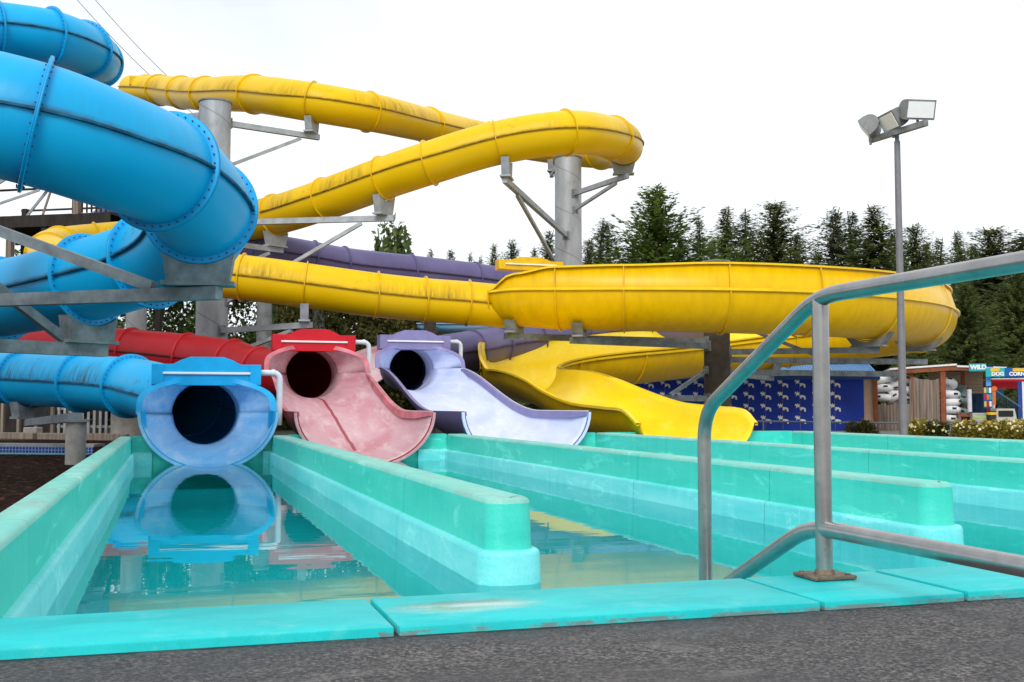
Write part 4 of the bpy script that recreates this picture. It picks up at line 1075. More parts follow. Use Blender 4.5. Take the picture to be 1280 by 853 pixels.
HG = [(292,322,100,46,'broad','leafy dark tree below the yellow tube, right of the tall grey column'),(352,324,110,49,'broad','leafy dark tree below the yellow tube, above the red tube'),
      (225,318,110,47,'broad','dark tree in the gap under the lower blue bend'),(60,322,170,52,'broad','dark tree behind the timber tower at far left'),(145,320,150,54,'broad','dark tree behind the timber tower, right part'),(-40,330,170,50,'broad','dark tree at the left edge below the tower')]
for px, yt, wp, d_, k, lb in HG: tree(px, yt, wp, d_, k, lb, 'broadleaf_tree', 'tree', 'leafy trees behind the slides')
for px, yt, wp, d_, lb in ((430,352,130,46,'brownish green hedge shrub above the red header'),(492,356,130,48,'brownish green hedge shrub between the red and purple headers'),(556,364,120,50,'hedge shrub behind the purple header'),(378,360,100,44,'hedge shrub left of the red header')):
    tree(px, yt, wp, d_, 'hedge', lb, 'hedge_shrub', 'shrub', 'tall hedge behind the slides')
# a far wood closing the horizon
def woods():
    rg = random.Random(5); C_, D_, U_, L_, W_, T_ = [], [], [], [], [], []
    for i in range(26000):
        px = rg.uniform(-500, 1800); d_ = rg.uniform(112, 135); b_ = G(px, d_)
        hmax = 5.0 + 3.0*math.sin(px*.021) + 1.5*math.sin(px*.057+1)
        if px < 420: hmax += 3
        if px > 1150: hmax += 4
        z = rg.random()**.8*hmax*rg.uniform(.7,1.15)
        C_.append((b_.x, b_.y, z)); D_.append((rg.uniform(-1,1), rg.uniform(-1,1), rg.uniform(-.5,.9))); U_.append((rg.uniform(-1,1), -1, rg.uniform(0,1))); L_.append(rg.uniform(1.2,2.6)); W_.append(rg.uniform(.3,.7)); T_.append(rg.random())
    me = quads_mesh('far_wood', C_, D_, U_, L_, W_, T_); o = linkmesh('far_wood', me, M['fir_blue']); o['kind'] = 'stuff'; o['label'] = 'far-off dark wood closing the horizon behind the slides'; o['category'] = 'wood'
woods()

# ------------------------------------------------------------------ lettering
def text_mesh(s, size, name, mat, parent, origin, ax, ay, bold=.0, depth=.01, spacing=1.0):
    cu = bpy.data.curves.new('t', 'FONT'); cu.body = s; cu.size = size; cu.extrude = depth/2; cu.offset = bold; cu.align_x = 'CENTER'; cu.align_y = 'CENTER'; cu.space_character = spacing
    o = bpy.data.objects.new('t', cu); COL.objects.link(o)
    dg = bpy.context.evaluated_depsgraph_get(); me = bpy.data.meshes.new_from_object(o.evaluated_get(dg))
    bpy.data.objects.remove(o); bpy.data.curves.remove(cu)
    ax, ay = Vector(ax).normalized(), Vector(ay).normalized(); n = ax.cross(ay)
    Mx = Matrix((ax, ay, n)).transposed().to_4x4(); Mx.translation = Vector(origin); me.transform(Mx)
    me.name = name; return linkmesh(name, me, mat, parent)

# ------------------------------------------------------------------ blue changing block with printed wall panels
A = G(800, 44); Bc = G(1097, 42.0)
ex = (Bc-A).normalized(); ey = Vector((-ex.y, ex.x, 0)); Lb = (Bc-A).length
hw_ = 1 + (507-472)*42/FPX
bld = empty('blue_building', A, 'low blue building with white printed panels and a blue ribbed roof', 'building')
def W(x, y, z): return A + ex*x + ey*y + Vector((0,0,z))
Rb = Matrix((ex, ey, Vector((0,0,1)))).transposed()
mb = MB(); mb.box(W(Lb/2, 2.5, hw_/2), (Lb, 5, hw_), Rb); mb.build('wall', plain('tan_wall', (.55,.38,.28), .8, var=.1), bld)
bluep = plain('printed_blue_panel', (.004,.035,.36), .5, var=.15, scale=1.5)
mb = MB(); mb.box(W(Lb/2-.25, -.03, hw_/2-.02), (Lb-.52, .05, hw_-.05), Rb); pan = mb.build('printed_panel', bluep, bld)
mb = MB(); mb.box(W(Lb-.08, -.05, hw_/2), (.16, .12, hw_), Rb); mb.build('corner_post', M['wood_red'], bld)
# printed marks: a jagged spark above a small arch, repeated
mb = MB(); sp_ = 21*42.5/FPX; vs = 15*42.5/FPX
def flat(mb, pts, o): mb.bm.faces.new([mb.bm.verts.new(o + ex*x*.85 + Vector((0,0,z*.78)) + ey*(-.062)) for x, z in pts])
star = [(-.13,.02),(-.10,.13),(-.04,.06),(0,.15),(.03,.06),(.11,.11),(.07,.0),(.12,-.08),(.0,-.05),(-.08,-.12),(-.06,-.01)]
arch = [(-.14,.02),(-.08,.11),(.04,.10),(.14,.05),(.15,-.12),(.08,-.12),(.06,.0),(-.02,-.01),(-.05,-.07),(-.10,-.05)]
x = .35; i = 0
while x < Lb-.9:
    for k in range(5):
        zc_ = hw_ - .17 - vs*k
        if zc_ > .2:
            flat(mb, star, W(x-.085, 0, zc_)); flat(mb, arch, W(x+.095, 0, zc_-.125))
    x += sp_; i += 1
    if i in (12,): x += .35
mb.build('printed_marks', plain('printed_white', (.85,.85,.83), .5, var=.05), pan)
mb = MB(); x = .35; i = 0
while x < Lb-.9:
    mb.box(W(x, -.058, hw_/2), (.022, .008, hw_-.1), Rb); x += sp_; i += 1
    if i in (12,): x += .35
mb.build('panel_joints', plain('panel_joint_grey', (.12,.13,.20), .6), pan)
rz0, rz1 = hw_+.06, hw_+.62
mb = MB(); nr = 90
a_ = [W(-.2 + (Lb+.0)*k/nr/1.0, 0, 0) for k in range(nr+1)]
for k in range(nr):
    for q, dz in ((0, .03), (1, 0)):
        x0 = -.2 + (Lb+.25)*(k+q*.35)/nr; x1 = -.2 + (Lb+.25)*(k+(.35 if q == 0 else 1))/nr
        mb.bm.faces.new([mb.bm.verts.new(v) for v in (W(x0,-.45,rz0+dz), W(x1,-.45,rz0+dz), W(x1,3.2,rz1+dz), W(x0,3.2,rz1+dz))])
rf = mb.build('roof', plain('blue_metal_roof', (.03,.22,.52), .35, .1, var=.12), bld)
mb = MB(); mb.box(W(Lb/2-.07, -.47, rz0-.07), (Lb+.26, .05, .16), Rb); mb.build('fascia', plain('dark_blue_fascia', (.01,.05,.20), .5), rf)
mb = MB(); mb.box(W(Lb/2, 3.0, hw_+.25), (Lb, .1, .5), Rb); mb.build('rear_wall', M['wood_tan'], bld)

# ------------------------------------------------------------------ timber hut with stacked rings
hut = empty('timber_hut', G(1180, 43), 'open timber hut with red-brown posts, plank front and white-edged flat roof', 'hut')
d0 = 43
def hz(y, d): return 1 + (507-y)*d/FPX
e_x = (G(1240, 42.2)-G(1112, 43.2)).normalized(); e_y = Vector((-e_x.y, e_x.x, 0)); O = G(1112, 43.2)
Rh = Matrix((e_x, e_y, Vector((0,0,1)))).transposed(); mpp = 43/FPX
def HP(px, y, z): return O + e_x*((px-1112)*mpp) + e_y*y + Vector((0,0,z))
zr = hz(463, 43)
mb = MB()
for (xa_, xb_, za, zb_) in ((1112, 1190, zr+.0, zr+.16), (1190, 1246, zr+.16, zr+.08)):
    p0, p1 = HP(xa_, -.5, za), HP(xb_, -.5, zb_); mb.bm.faces.new([mb.bm.verts.new(v) for v in (p0, p1, p1+e_y*4, p0+e_y*4)])
rf = mb.build('roof', M['white'], hut)
md = rf.modifiers.new('t', 'SOLIDIFY'); md.thickness = .07; md.offset = 1
for (xa_, xb_, za, zb_) in ((1112, 1190, zr, zr+.16), (1190, 1244, zr+.16, zr+.08)):
    mb = MB(); mb.beam(HP(xa_, -.42, za-.10), HP(xb_, -.42, zb_-.10), .06, .16); mb.build('fascia_board', M['wood_red'], rf)
for px, y, wd in ((1138, -.2, .14), (1174, -.3, .20), (1202, .9, .14), (1227, .1, .16)):
    mb = MB(); mb.box(HP(px, y, (zr)/2), (wd, wd, zr-.04), Rh); mb.bevel(.01, 1); mb.build('post', M['wood_red'], hut)
mb = MB(); rg = random.Random(3); x = 1098
while x < 1172:
    zt = (1.05 if x < 1137 else 2.0) + rg.uniform(-.04,.05); mb.box(HP(x, -.25 + rg.uniform(-.01,.01), zt/2), (.115, .03, zt), Rh); x += 3.9
mb.build('plank_front', M['wood_grey'], hut)
mb = MB(); mb.box(HP(1204, 3.2, 1.0), (3.6, .06, 2.0), Rh); mb.build('rear_wall', plain('dark_blue_rear_wall', (.012,.05,.12), .7, var=.4), hut)
mb = MB()
for k in range(7): mb.box(HP(1199, 2.4 - .02*(k % 2), 1.55+.13*k), (2.1, .05, .12), Rh)
mb.build('upper_boards', M['wood_tan'], hut)
mb = MB(); mb.box(HP(1208, .0, .62), (1.1, .5, .12), Rh); mb.build('counter', M['wood_red'], hut)
for px, lb in ((1203,'left'), (1229,'right')):
    mb = MB(); mb.cyl(HP(px+1, -.35, .75), HP(px+1, -.35, 1.62), .085, seg=14); mb.build('padded_sleeve', plain('white_striped_pad', (.65,.66,.75), .6), hut, 60)
# inflatable rings
ringw = plain('white_vinyl', (.80,.82,.86), .4, var=.06); ringg = plain('grey_green_vinyl', (.22,.32,.31), .45, var=.1)
def torus_mesh(Rr, r_, seg=28, s2=14):
    bm = bmesh.new(); rows = [[bm.verts.new(((Rr+r_*math.cos(2*PI*j/s2))*math.cos(2*PI*i/seg), (Rr+r_*math.cos(2*PI*j/s2))*math.sin(2*PI*i/seg), r_*.9*math.sin(2*PI*j/s2))) for j in range(s2)] for i in range(seg)]
    for i in range(seg):
        for j in range(s2): bm.faces.new((rows[i][j], rows[(i+1)%seg][j], rows[(i+1)%seg][(j+1)%s2], rows[i][(j+1)%s2])).smooth = True
    bmesh.ops.recalc_face_normals(bm, faces=bm.faces[:]); me = bpy.data.meshes.new('ring'); bm.to_mesh(me); bm.free(); return me
tw, tg = torus_mesh(.26,.17), torus_mesh(.26,.17); tw.materials.append(ringw); tg.materials.append(ringg)
hms = []
for a in (.4, 2.1, 3.7, 5.2):
    bm = bmesh.new()
    g = bmesh.ops.create_cube(bm, size=1)['verts']; bmesh.ops.transform(bm, matrix=Matrix.Rotation(a, 4, 'Z') @ Matrix.Translation((.425,0,.03)) @ Matrix.Rotation(.25, 4, 'Y') @ Matrix.Diagonal((.05,.16,.07,1)), verts=g)
    hm = bpy.data.meshes.new('grab_handle'); bm.to_mesh(hm); bm.free(); hm.materials.append(M['cable']); hms.append(hm)
def ring(px, y, z, tilt, az, me, label):
    r_ = empty('inflatable_ring', HP(px, y, z), label, 'swim ring', 'inflatable rings stored at the hut'); r_.rotation_euler = (tilt, random.uniform(-.15,.15), az)
    for nm, m_ in [('ring', me)] + [('grab_handle', h_) for h_ in hms]:
        o = bpy.data.objects.new(nm, m_); COL.objects.link(o); o.parent = r_
RG = [(1104,.35,2.02,.2,'white ring at the top left of the heap beside the blue building'),(1122,.3,2.0,.9,'white ring at the top of the heap, just left of the floodlight pole'),(1138,.35,1.98,.3,'white ring at the top of the heap, just right of the floodlight pole'),
      (1106,.3,1.66,.15,'white ring second down on the left of the heap beside the blue building'),(1121,.35,1.62,.7,'white ring in the middle of the heap left of the floodlight pole'),(1138,.3,1.60,.2,'white ring in the middle of the heap right of the floodlight pole'),
      (1107,.35,1.30,.1,'white ring low on the left of the heap, resting behind the planks'),(1122,.3,1.27,.6,'white ring low in the middle of the heap, above the planks'),(1139,.35,1.24,.15,'white ring low on the right of the heap, behind the tall planks'),
      (1181,.5,1.86,.5,'white ring tipped on top of the column of rings by the red-brown post'),(1184,.5,1.46,.05,'white ring second from the top of the column by the red-brown post'),(1184,.5,1.12,.03,'white ring in the middle of the column by the red-brown post'),
      (1184,.5,.80,.03,'white ring second from the bottom of the column by the red-brown post'),(1184,.5,.48,.02,'white ring at the bottom of the column by the red-brown post')]
for px, y, z, t_, lb in RG: ring(px, y, z, t_, random.random()*6, tw, lb)
for px, z, t_, lb in ((1195,1.50,1.1,'grey-green ring on top of its pile inside the hut'),(1196,1.14,.5,'grey-green ring in the middle of its pile inside the hut'),(1196,.80,.3,'grey-green ring at the bottom of its pile inside the hut')):
    ring(px, .9, z, t_, random.random()*6, tg, lb)

# signs and the food stand
def signboard(px, py, wpx, hpx, d, label, mat, rot=0, name='sign_board', th=.06):
    c = P(px, py, d); root = empty(name, c, label, 'sign')
    mb = MB(); mb.box(c, (wpx*d/FPX, th, hpx*d/FPX), Rh if not rot else (Matrix.Rotation(rot, 3, e_y) @ Rh)); b_ = mb.build('board', mat, root)
    return root, c
teal = plain('teal_sign', (.02,.36,.42), .5, var=.12); royal = plain('royal_blue_sign', (.006,.09,.36), .5, var=.12); yel = plain('yellow_sign_paint', (.75,.48,.02), .5); redm = plain('red_awning_cloth', (.50,.012,.02), .7, var=.12); orange = plain('orange_paint', (.75,.17,.02), .5)
wht = plain('white_letter', (.8,.82,.84), .5, var=.04)
z_ = Vector((0,0,1))
sg_, c = signboard(1222, 459.5, 20, 9.5, 41.6, 'teal sign with white capital letters under the hut roof edge', teal)
text_mesh('WILD', .225, 'lettering', wht, sg_, c - e_y*.04 + e_x*.02, e_x, z_, .016)
sg_, c = signboard(1236, 460.5, 10, 5, 41.5, 'small blue sign with white script beside the teal sign', royal)
text_mesh('cove', .15, 'lettering', wht, sg_, c - e_y*.04, e_x, z_, .008)
sg_, c = signboard(1245, 465.5, 24, 11, 41.2, 'turquoise banner with a yellow strip and white letters DOG', plain('turquoise_banner', (.02,.42,.50), .5))
mb = MB(); mb.box(c - e_y*.04 + z_*.09 - e_x*.03, (.34,.012,.12), Rh); mb.build('yellow_strip', yel, sg_); text_mesh('DOG', .19, 'lettering', wht, sg_, c - e_y*.045 - z_*.07 + e_x*.05, e_x, z_, .01)
sg_, c = signboard(1271, 465.5, 28, 11, 41.0, 'royal blue banner with a yellow strip and white letters CORN', royal)
mb = MB(); mb.box(c - e_y*.04 + z_*.09 + e_x*.1, (.5,.012,.12), Rh); mb.build('yellow_strip', yel, sg_); text_mesh('CORN', .19, 'lettering', wht, sg_, c - e_y*.045 - z_*.07 + e_x*.0, e_x, z_, .01)
stand = empty('food_stand', G(1260, 41.6), 'food stand with a red awning, white eave and blue post', 'stand')
mb = MB(); mb.box(P(1262, 480, 41.8), (1.25, .06, .36), Rh); mb.build('awning', redm, stand)
mb = MB(); mb.box(P(1262, 473.6, 41.6), (1.3, .12, .05), Rh); mb.build('eave', M['white'], stand)
mb = MB(); q = P(1275, 500, 41.2); mb.box((q.x, q.y, .95), (.16,.12,1.9), Rh); mb.build('post', plain('blue_post', (.02,.06,.34), .5), stand)
mb = MB(); q = P(1279, 500, 41.1); mb.box((q.x, q.y, .95), (.07,.10,1.9), Rh); mb.build('white_post', M['white'], stand)
mb = MB(); q = P(1284, 490, 42.5); mb.box((q.x, q.y, 1.0), (.35,.1,2.0), Rh); mb.build('side_panel', plain('magenta_panel', (.35,.02,.10), .6), stand)
menu = empty('menu_board', G(1236, 41.4), 'colourful menu board with a round orange lollipop top beside the hut', 'sign')
mb = MB(); q = P(1234.5, 497, 41.4); mb.box(q, (.30,.05,.80), Rh); bd = mb.build('board', royal, menu)
for k, m_ in enumerate((yel, teal, wht, redm, orange, teal, yel, redm, wht)):
    mb = MB(); mb.box(q - e_y*.035 + e_x*(-.09+.09*(k % 3)) + z_*(.27-.26*(k//3)), (.075,.02,.2), Rh); mb.build('price_panel', m_, bd)
mb = MB(); q2 = P(1243, 486, 41.5); mb.cyl(q2, q2 + e_y*.05, .10, seg=20); mb.box(P(1243, 497, 41.5) + e_y*.03, (.10,.04,.6), Rh); mb.build('lollipop', orange, menu)
mb = MB(); q3 = P(1235.5, 476, 41.5); mb.box(q3, (.18,.05,.40), Rh); mb.build('top_panel', plain('sky_blue_panel', (.10,.36,.75), .5), menu)
stairs = empty('blue_stair', G(1262, 40.5), 'dark blue metal stair with slim pickets sloping down by the food stand', 'stair')
stb = plain('dark_teal_metal', (.015,.05,.085), .5, .2)
p0, p1 = P(1246, 489, 40.6), P(1276, 509, 40.2)
mb = MB(); mb.beam(p0, p1, .04, .04); mb.build('handrail', plain('blue_grey_rail', (.08,.15,.2), .5, .2), stairs)
mb = MB(); mb.beam(p0 - z_*.62, p1 - z_*.62, .06, .14); mb.build('stringer', stb, stairs)
mb = MB()
for k in range(13): f_ = (k+.5)/13; p = p0 + (p1-p0)*f_; mb.beam(p - z_*.58, p, .018, .018)
o = mb.build('balusters', stb, stairs)
mb = MB(); q = G(1257, 43.6); mb.box((q.x, q.y, .6), (1.3, .8, 1.15), Rh)
bm = mb.bm; bm.free()
hedge_d = quads_mesh('leaves', *(lambda rg: tuple(zip(*[((q.x+rg.uniform(-.65,.65), q.y+rg.uniform(-.4,.4), rg.uniform(.02,1.22)), (rg.uniform(-1,1), -rg.random(), rg.uniform(-.6,.8)), (rg.uniform(-1,1), -1, .3), rg.uniform(.12,.25), rg.uniform(.04,.08), rg.random()*.5) for _ in range(2200)])))(random.Random(8)))
o = linkmesh('clipped_hedge', hedge_d, M['fir_blue']); tag(o, 'dark clipped hedge under the red awning', 'hedge')
# parked utility cart and a printed crate
q = G(1257, 39.5); cart = empty('utility_cart', q, 'small pale utility cart with a dark windscreen behind the flowering shrubs', 'cart')
cm2 = plain('pale_cart_paint', (.50,.48,.42), .4, var=.08)
def CP(x, y, z): return Vector((q.x, q.y, 0)) + e_x*x + e_y*y + z_*z
mb = MB(); mb.prism([(-.36,.2),(.36,.2),(.36,.55),(.30,.88),(-.30,.88),(-.36,.55)], CP(0,0,0), e_x, z_, -1.2); mb.bevel(.03, 2); mb.build('body', cm2, cart)
mb = MB(); mb.box(CP(0,-.02,.70), (.50,.03,.22), Rh); mb.bevel(.01,1); mb.build('windscreen', plain('dark_glass', (.02,.02,.025), .1), cart)
for sx_ in (-.28, .28):
    mb = MB(); mb.cyl(CP(sx_-.06,.1,.17), CP(sx_+.06,.1,.17), .17, seg=18); mb.build('wheel', M['cable'], cart)
    mb = MB(); mb.box(CP(sx_,-.015,.42), (.10,.03,.07), Rh); mb.build('headlight', wht, cart)
q = G(1228, 39.8); cr = empty('printed_crate', q, 'grey crate printed with pale green and blue stripes beside the cart', 'crate')
mb = MB(); mb.box((q.x, q.y, .36), (.78,.6,.72), Rh); mb.bevel(.01,1); bx = mb.build('box', plain('grey_crate', (.38,.38,.36), .7, var=.15), cr)
for dz, m_ in ((.58, plain('pale_green_stripe', (.35,.50,.20), .6)), (.42, plain('pale_blue_stripe', (.25,.36,.60), .6))):
    mb = MB(); mb.box(Vector((q.x, q.y, dz)) - e_y*.305, (.70,.012,.09), Rh); mb.build('stripe', m_, bx)
q = G(1239, 39.4); sb = empty('litter_bin', q, 'black and yellow striped bin between crate and cart', 'bin')
mb = MB(); mb.cyl((q.x,q.y,0), (q.x,q.y,.80), .16, .17, 18); mb.build('body', M['cable'], sb, 60)
for dz in (.35, .66):
    mb = MB(); mb.cyl((q.x,q.y,dz), (q.x,q.y,dz+.09), .176, seg=18); mb.build('band', yel, sb, 60)

# ------------------------------------------------------------------ pipe railing and shrubs in front of the hut
rl = empty('pipe_railing', G(1150, 31), 'thin blue-grey pipe railing with slim posts in front of the flowering shrubs', 'railing')
pr = plain('blue_grey_pipe', (.16,.20,.24), .45, .3, var=.15); prb = plain('blue_pipe', (.05,.17,.36), .45, .2)
RA, RB = P(905, 524.5, 37), P(1420, 541, 27.5); RA.z = RB.z = .47
mb = MB(); mb.cyl(RA, RB, .028, seg=12); mb.build('top_rail', pr, rl, 60)
for px in (910, 954, 1095, 1133, 1158, 1188, 1215, 1300):
    # where this column crosses the line of the railing
    t_ = (px-905)/(1420-905); f_ = t_*27.5**-1/((1-t_)/37+t_/27.5) if False else (t_*37)/(t_*37+(1-t_)*27.5)
    p = RA + (RB-RA)*f_
    mb = MB(); mb.cyl((p.x,p.y,-.02), (p.x,p.y,.47), .035 if px == 1215 else .026, seg=12); mb.build('post', prb if px == 1215 else pr, rl, 60)
def shrub(px, d, wpx, h, label, mats, flowers, seed, name='shrub', cat='shrub', group='shrubs behind the pipe railing'):
    rg = random.Random(seed); b_ = G(px, d); Rw = wpx*d/FPX/2; C_, D_, U_, L_, W_, T_ = [], [], [], [], [], []
    root = empty(name, b_, label, cat, group); fb = MB()
    for i in range(1500):
        a = rg.random()*6.28; q_ = rg.random()**.5; zz = rg.random()
        r_ = Rw*q_*math.sqrt(1-.55*zz*zz); p = Vector((b_.x+math.cos(a)*r_, b_.y+math.sin(a)*r_*.8, .03+zz*h*(.85+.2*math.sin(a*3+seed))))
        C_.append(tuple(p)); D_.append((math.cos(a)+rg.uniform(-.7,.7), math.sin(a)+rg.uniform(-.7,.7), rg.uniform(-.2,1))); U_.append((rg.uniform(-.5,.5), rg.uniform(-.5,.5), 1)); ln = rg.uniform(.07,.14); L_.append(ln); W_.append(ln*.3); T_.append(rg.random())
    o = linkmesh('foliage', quads_mesh('foliage', C_, D_, U_, L_, W_, T_), M[mats], root)
    o.location = -b_
    if flowers:
        for i in range(flowers):
            a = rg.random()*6.28; q_ = rg.random()**.5; r_ = Rw*q_; zz = h*(.55+.5*rg.random()*math.sqrt(max(0,1-q_*q_*.8))); g = bmesh.ops.create_icosphere(fb.bm, subdivisions=1, radius=rg.uniform(.025,.05))['verts']
            bmesh.ops.transform(fb.bm, matrix=Matrix.Translation((b_.x+math.cos(a)*r_, b_.y+math.sin(a)*r_*.8-.02, zz)), verts=g)
        o = fb.build('flower_heads', M['flower'], root); o['kind'] = 'stuff'
    else: fb.bm.free()
shrub(1077, 33, 44, .48, 'plain green shrub in front of the blue building by the railing', 'hedge', 0, 1)
SH = [(1147,29.9,24,.56,'golden flowering shrub just right of the floodlight pole'),(1170,29.6,28,.52,'greener flowering shrub, second from the floodlight pole'),(1202,29.2,26,.52,'golden flowering shrub left of the blue railing post'),(1226,28.9,28,.54,'golden flowering shrub just right of the blue railing post'),(1252,28.6,32,.56,'flowering shrub in front of the pale utility cart'),(1280,28.3,34,.56,'flowering shrub at the right edge behind the railing')]
for i, (px, d_, wp, h_, lb) in enumerate(SH): shrub(px, d_, wp, h_, lb, 'shrub_y' if i != 1 else 'hedge', 34, 10+i)

# ------------------------------------------------------------------ things glimpsed between the slides
pk = empty('pink_slide', G(462, 38), 'sun-bleached pink slide lane glimpsed between the red and purple headers', 'water slide')
st = [dict(p=P(475,436,36), w=.75, d=.30, hl=.12, hr=.12), dict(p=P(462,444,33.5), w=.75, d=.3, hl=.12, hr=.12), dict(p=P(452,456,31), w=.75, d=.3, hl=.12, hr=.12)]
pinkm = fadedshell('pink_worn', (.72,.28,.34), (.80,.55,.58), (.85,.75,.75)); 
flume('trough', [dict(p=P(560,424,42), w=.8, d=.5, hl=.1, hr=.1), dict(p=P(500,436,38), w=.8, d=.5, hl=.1, hr=.1), dict(p=P(470,448,35), w=.8, d=.5, hl=.1, hr=.1), dict(p=P(452,462,32.5), w=.8, d=.5, hl=.1, hr=.1)], (pinkm, pinkm, pinkm), pk)
lb_ = empty('pale_blue_slide', G(600, 46), 'pale blue slide trough glimpsed under the yellow tube beyond the purple bend', 'water slide')
flume('trough', [dict(p=P(535,409,48), w=1.0, d=.4, hl=.1, hr=.1), dict(p=P(600,409,47), w=1.0, d=.4, hl=.1, hr=.1), dict(p=P(660,408,46.5), w=1.0, d=.4, hl=.1, hr=.1)], (M['blue_in'], M['blue_in'], M['blue_in']), lb_)

# ------------------------------------------------------------------ timber stair tower at the left
tw_ = empty('stair_tower', G(60, 42), 'dark timber stair tower with railings and diagonal braces behind the blue tubes', 'tower')
def TP(px, y, d): return P(px, y, d)
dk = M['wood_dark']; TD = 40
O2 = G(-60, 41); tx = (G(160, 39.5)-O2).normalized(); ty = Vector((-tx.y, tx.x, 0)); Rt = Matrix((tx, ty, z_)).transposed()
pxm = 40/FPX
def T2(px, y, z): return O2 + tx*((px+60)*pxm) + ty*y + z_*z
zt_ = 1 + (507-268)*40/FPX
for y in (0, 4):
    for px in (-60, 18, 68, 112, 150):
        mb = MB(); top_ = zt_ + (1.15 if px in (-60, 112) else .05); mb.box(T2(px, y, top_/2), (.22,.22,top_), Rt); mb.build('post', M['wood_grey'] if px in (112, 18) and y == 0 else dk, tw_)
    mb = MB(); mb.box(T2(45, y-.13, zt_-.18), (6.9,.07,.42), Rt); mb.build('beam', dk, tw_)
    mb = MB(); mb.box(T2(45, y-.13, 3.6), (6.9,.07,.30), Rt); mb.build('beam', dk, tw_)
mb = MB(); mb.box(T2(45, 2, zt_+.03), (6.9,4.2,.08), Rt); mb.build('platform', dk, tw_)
mb = MB(); mb.box(T2(45, 2, 3.8), (6.9,4.2,.08), Rt); mb.build('platform', dk, tw_)
for y in (0, 4):
    for (a_, b_, zA, zB) in ((-60, 18, 0, 3.5), (68, 18, 0, 3.5), (68, 112, .2, 3.5), (150, 112, 0, 3.5), (18, 68, 3.8, zt_-.4), (112, 68, 3.8, zt_-.4)):
        mb = MB(); mb.beam(T2(a_, y, zA), T2(b_, y, zB), .06, .16); mb.build('brace', dk, tw_)
# railings
for y in (0, 4):
    mb = MB(); mb.box(T2(45, y, zt_+1.08), (6.6,.09,.07), Rt); mb.build('top_rail', dk, tw_)
    mb = MB()
    for k in range(8): mb.box(T2(106+k*6.6, y, zt_+.58), (.05,.05,.96), Rt)
    mb.build('balusters', dk, tw_)
# stair flight rising to the left, seen against the sky
mb = MB(); mb.beam(T2(-40, -.5, zt_+.55), T2(60, -.5, zt_+2.1), .06, .28); mb.build('stringer', M['galv'], tw_)
mb = MB(); mb.beam(T2(-20, -.4, zt_+.25), T2(68, -.4, zt_+.95), .05, .09); mb.build('stair_rail', M['galv'], tw_)
mb = MB(); mb.beam(T2(36, .2, zt_+.1), T2(78, .2, zt_+1.5), .05, .10); mb.build('stair_rail', M['galv'], tw_)
mb = MB(); mb.beam(T2(60, .1, zt_), T2(88, .1, zt_+2.4), .04, .08); mb.build('stair_rail', M['wood_grey'], tw_)
mb = MB()
rg = random.Random(4)
for k in range(36):
    h_ = 2.3 + rg.uniform(-.05,.05); mb.box(T2(14+k*1.9, -.3+.01*(k % 2), 3.55+h_/2), (.05,.03,h_), Rt)
mb.build('plank_screen', M['wood_grey'], tw_)
# a purple chute end beside the tower
pe = empty('purple_chute', T2(48, 5, 0), 'dark purple chute glimpsed through the stair tower against the sky', 'water slide')
mb = MB(); mb.pipe([T2(10, 5.5, zt_+.5), T2(36, 5, zt_+.75), T2(58, 4.8, zt_+1.05), T2(80, 5, zt_+1.6)], .45, 24); mb.build('tube', M['purple_flange'], pe, 60)
# dark panel added for the shade under the tower, picket fence, concrete blocks under the tubes
ts = empty('shade_panel', G(60, 39), 'posts and an added dark panel standing in for the shade under the tower', 'fence')
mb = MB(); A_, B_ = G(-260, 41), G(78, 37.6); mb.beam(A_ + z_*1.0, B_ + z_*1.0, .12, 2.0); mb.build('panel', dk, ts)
for px in (4, 24, 46, 66):
    p = A_ + (B_-A_)*((px+260)/338); p = G(px, 37.2); mb = MB(); mb.box((p.x, p.y, .95), (.10,.10,1.9), Rt); mb.build('post', M['wood_grey'], ts)
pf = empty('picket_fence', G(115, 35), 'pale picket fence in the gap under the straight blue tube', 'fence')
for k in range(11):
    px = 74 + k*7.4; d_ = 35-.06*k; p = G(px, d_); mb = MB(); mb.box((p.x, p.y, .55+.02*(k % 2)), (.085,.03,1.05), Rt); mb.build('picket', M['picket'], pf)
mb = MB(); a_, b_ = G(72, 35.1), G(152, 34.5); mb.beam(a_+z_*.32, b_+z_*.32, .04, .08); mb.build('rail', M['picket'], pf)
mb = MB(); mb.beam(a_+z_*.9, b_+z_*.9, .04, .08); mb.build('rail', M['picket'], pf)
lg = G(42, 35.6); mb = MB(); mb.box((lg.x, lg.y, .14), (.5,.35,.28), Rt); mb.bevel(.03,2); o = mb.build('stone_block', M['concrete']); tag(o, 'small pale stone block on the mulch below the straight blue tube', 'block')
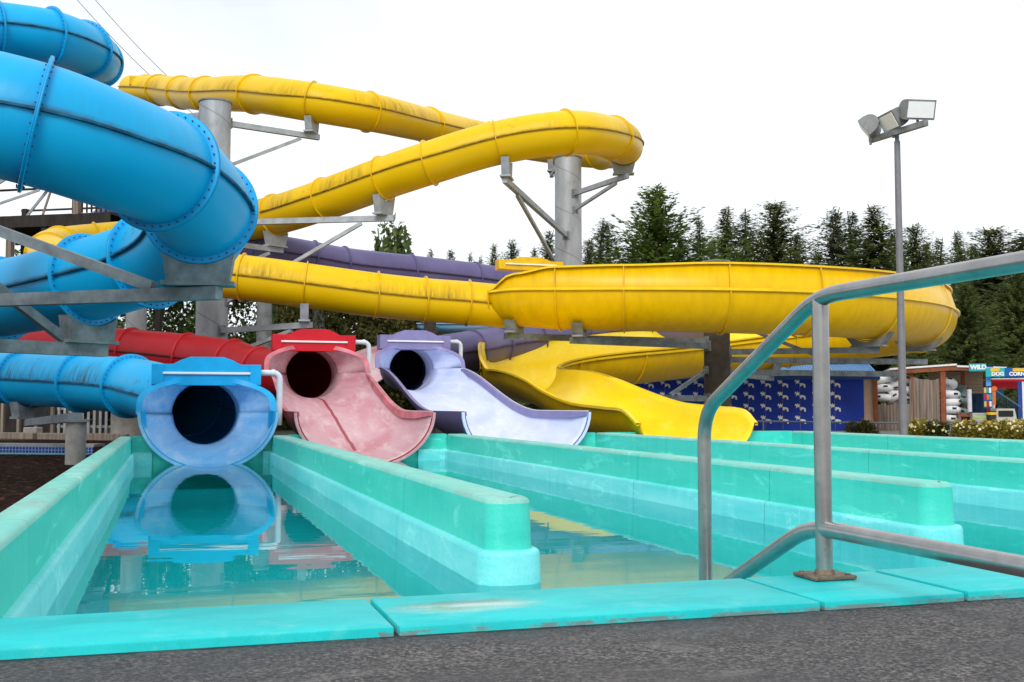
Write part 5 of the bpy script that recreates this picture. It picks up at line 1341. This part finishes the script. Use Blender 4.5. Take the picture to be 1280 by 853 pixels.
for (pa, pb_, d_, lb) in ((-120, 45, 33, 'long timber sleeper edging the mulch, left of the stone block'), (50, 160, 31.5, 'timber sleeper edging the mulch in front of the picket fence')):
    a_, b_ = G(pa, d_), G(pb_, d_-1.2); mb = MB(); mb.beam(a_+z_*.1, b_+z_*.1, .2, .2); mb.bevel(.02,1); o = mb.build('timber_sleeper', M['wood_grey']); tag(o, lb, 'sleeper', 'timber edging of the mulch bed')
# small tiled pool channel at far left
tp = empty('tiled_channel', G(20, 22), 'narrow pool channel edged with dark blue tiles across the mulch at far left', 'pool')
A_, B_ = G(-420, 24.0), G(118, 22.0)
tdir = (B_-A_).normalized(); tn_ = Vector((-tdir.y, tdir.x, 0)); Lc = (B_-A_).length; Rc = Matrix((tdir, tn_, z_)).transposed(); mid = (A_+B_)/2
tile = plain('dark_blue_tile', (.01,.05,.22), .2, var=.3, scale=14)
mb = MB(); mb.box(mid + tn_*.22 + z_*.185, (Lc, .40, .05), Rc); mb.build('rim', M['concrete'], tp)
def tilemat():
    m, nt, b = newmat('blue_pool_tiles'); br = nd(nt, 'ShaderNodeTexBrick'); nt.links.new(mapping(nt, coords(nt, 'UV'), (1,1,1)), br.inputs['Vector']); br.offset = 0
    br.inputs['Color1'].default_value = (.008,.03,.20,1); br.inputs['Color2'].default_value = (.012,.06,.30,1); br.inputs['Mortar'].default_value = (.22,.30,.42,1)
    br.inputs['Scale'].default_value = 1; br.inputs['Mortar Size'].default_value = .008; br.inputs['Brick Width'].default_value = .075; br.inputs['Row Height'].default_value = .075
    nt.links.new(br.outputs['Color'], b.inputs['Base Color']); b.inputs['Roughness'].default_value = .2; return m
me = bpy.data.meshes.new('tile_band'); vv = [A_+z_*.02, B_+z_*.02, B_+z_*.16, A_+z_*.16]
# the band faces the viewer, standing just in front of the rim
me.from_pydata([tuple(v + z_*.0) for v in vv], [], [(0,1,2,3)]); me.update(); l = me.uv_layers.new(name='UVMap'); l.data.foreach_set('uv', [0,0,Lc,0,Lc,.16,0,.16])
o = linkmesh('tile_band', me, tilemat(), tp); md = o.modifiers.new('t', 'SOLIDIFY'); md.thickness = .03; md.offset = 0
mb = MB(); mb.box(mid - tn_*.12 + z_*.012, (Lc, .22, .02), Rc); mb.build('channel_lip', plain('pale_teal_lip', (.16,.42,.45), .3, var=.15), tp)
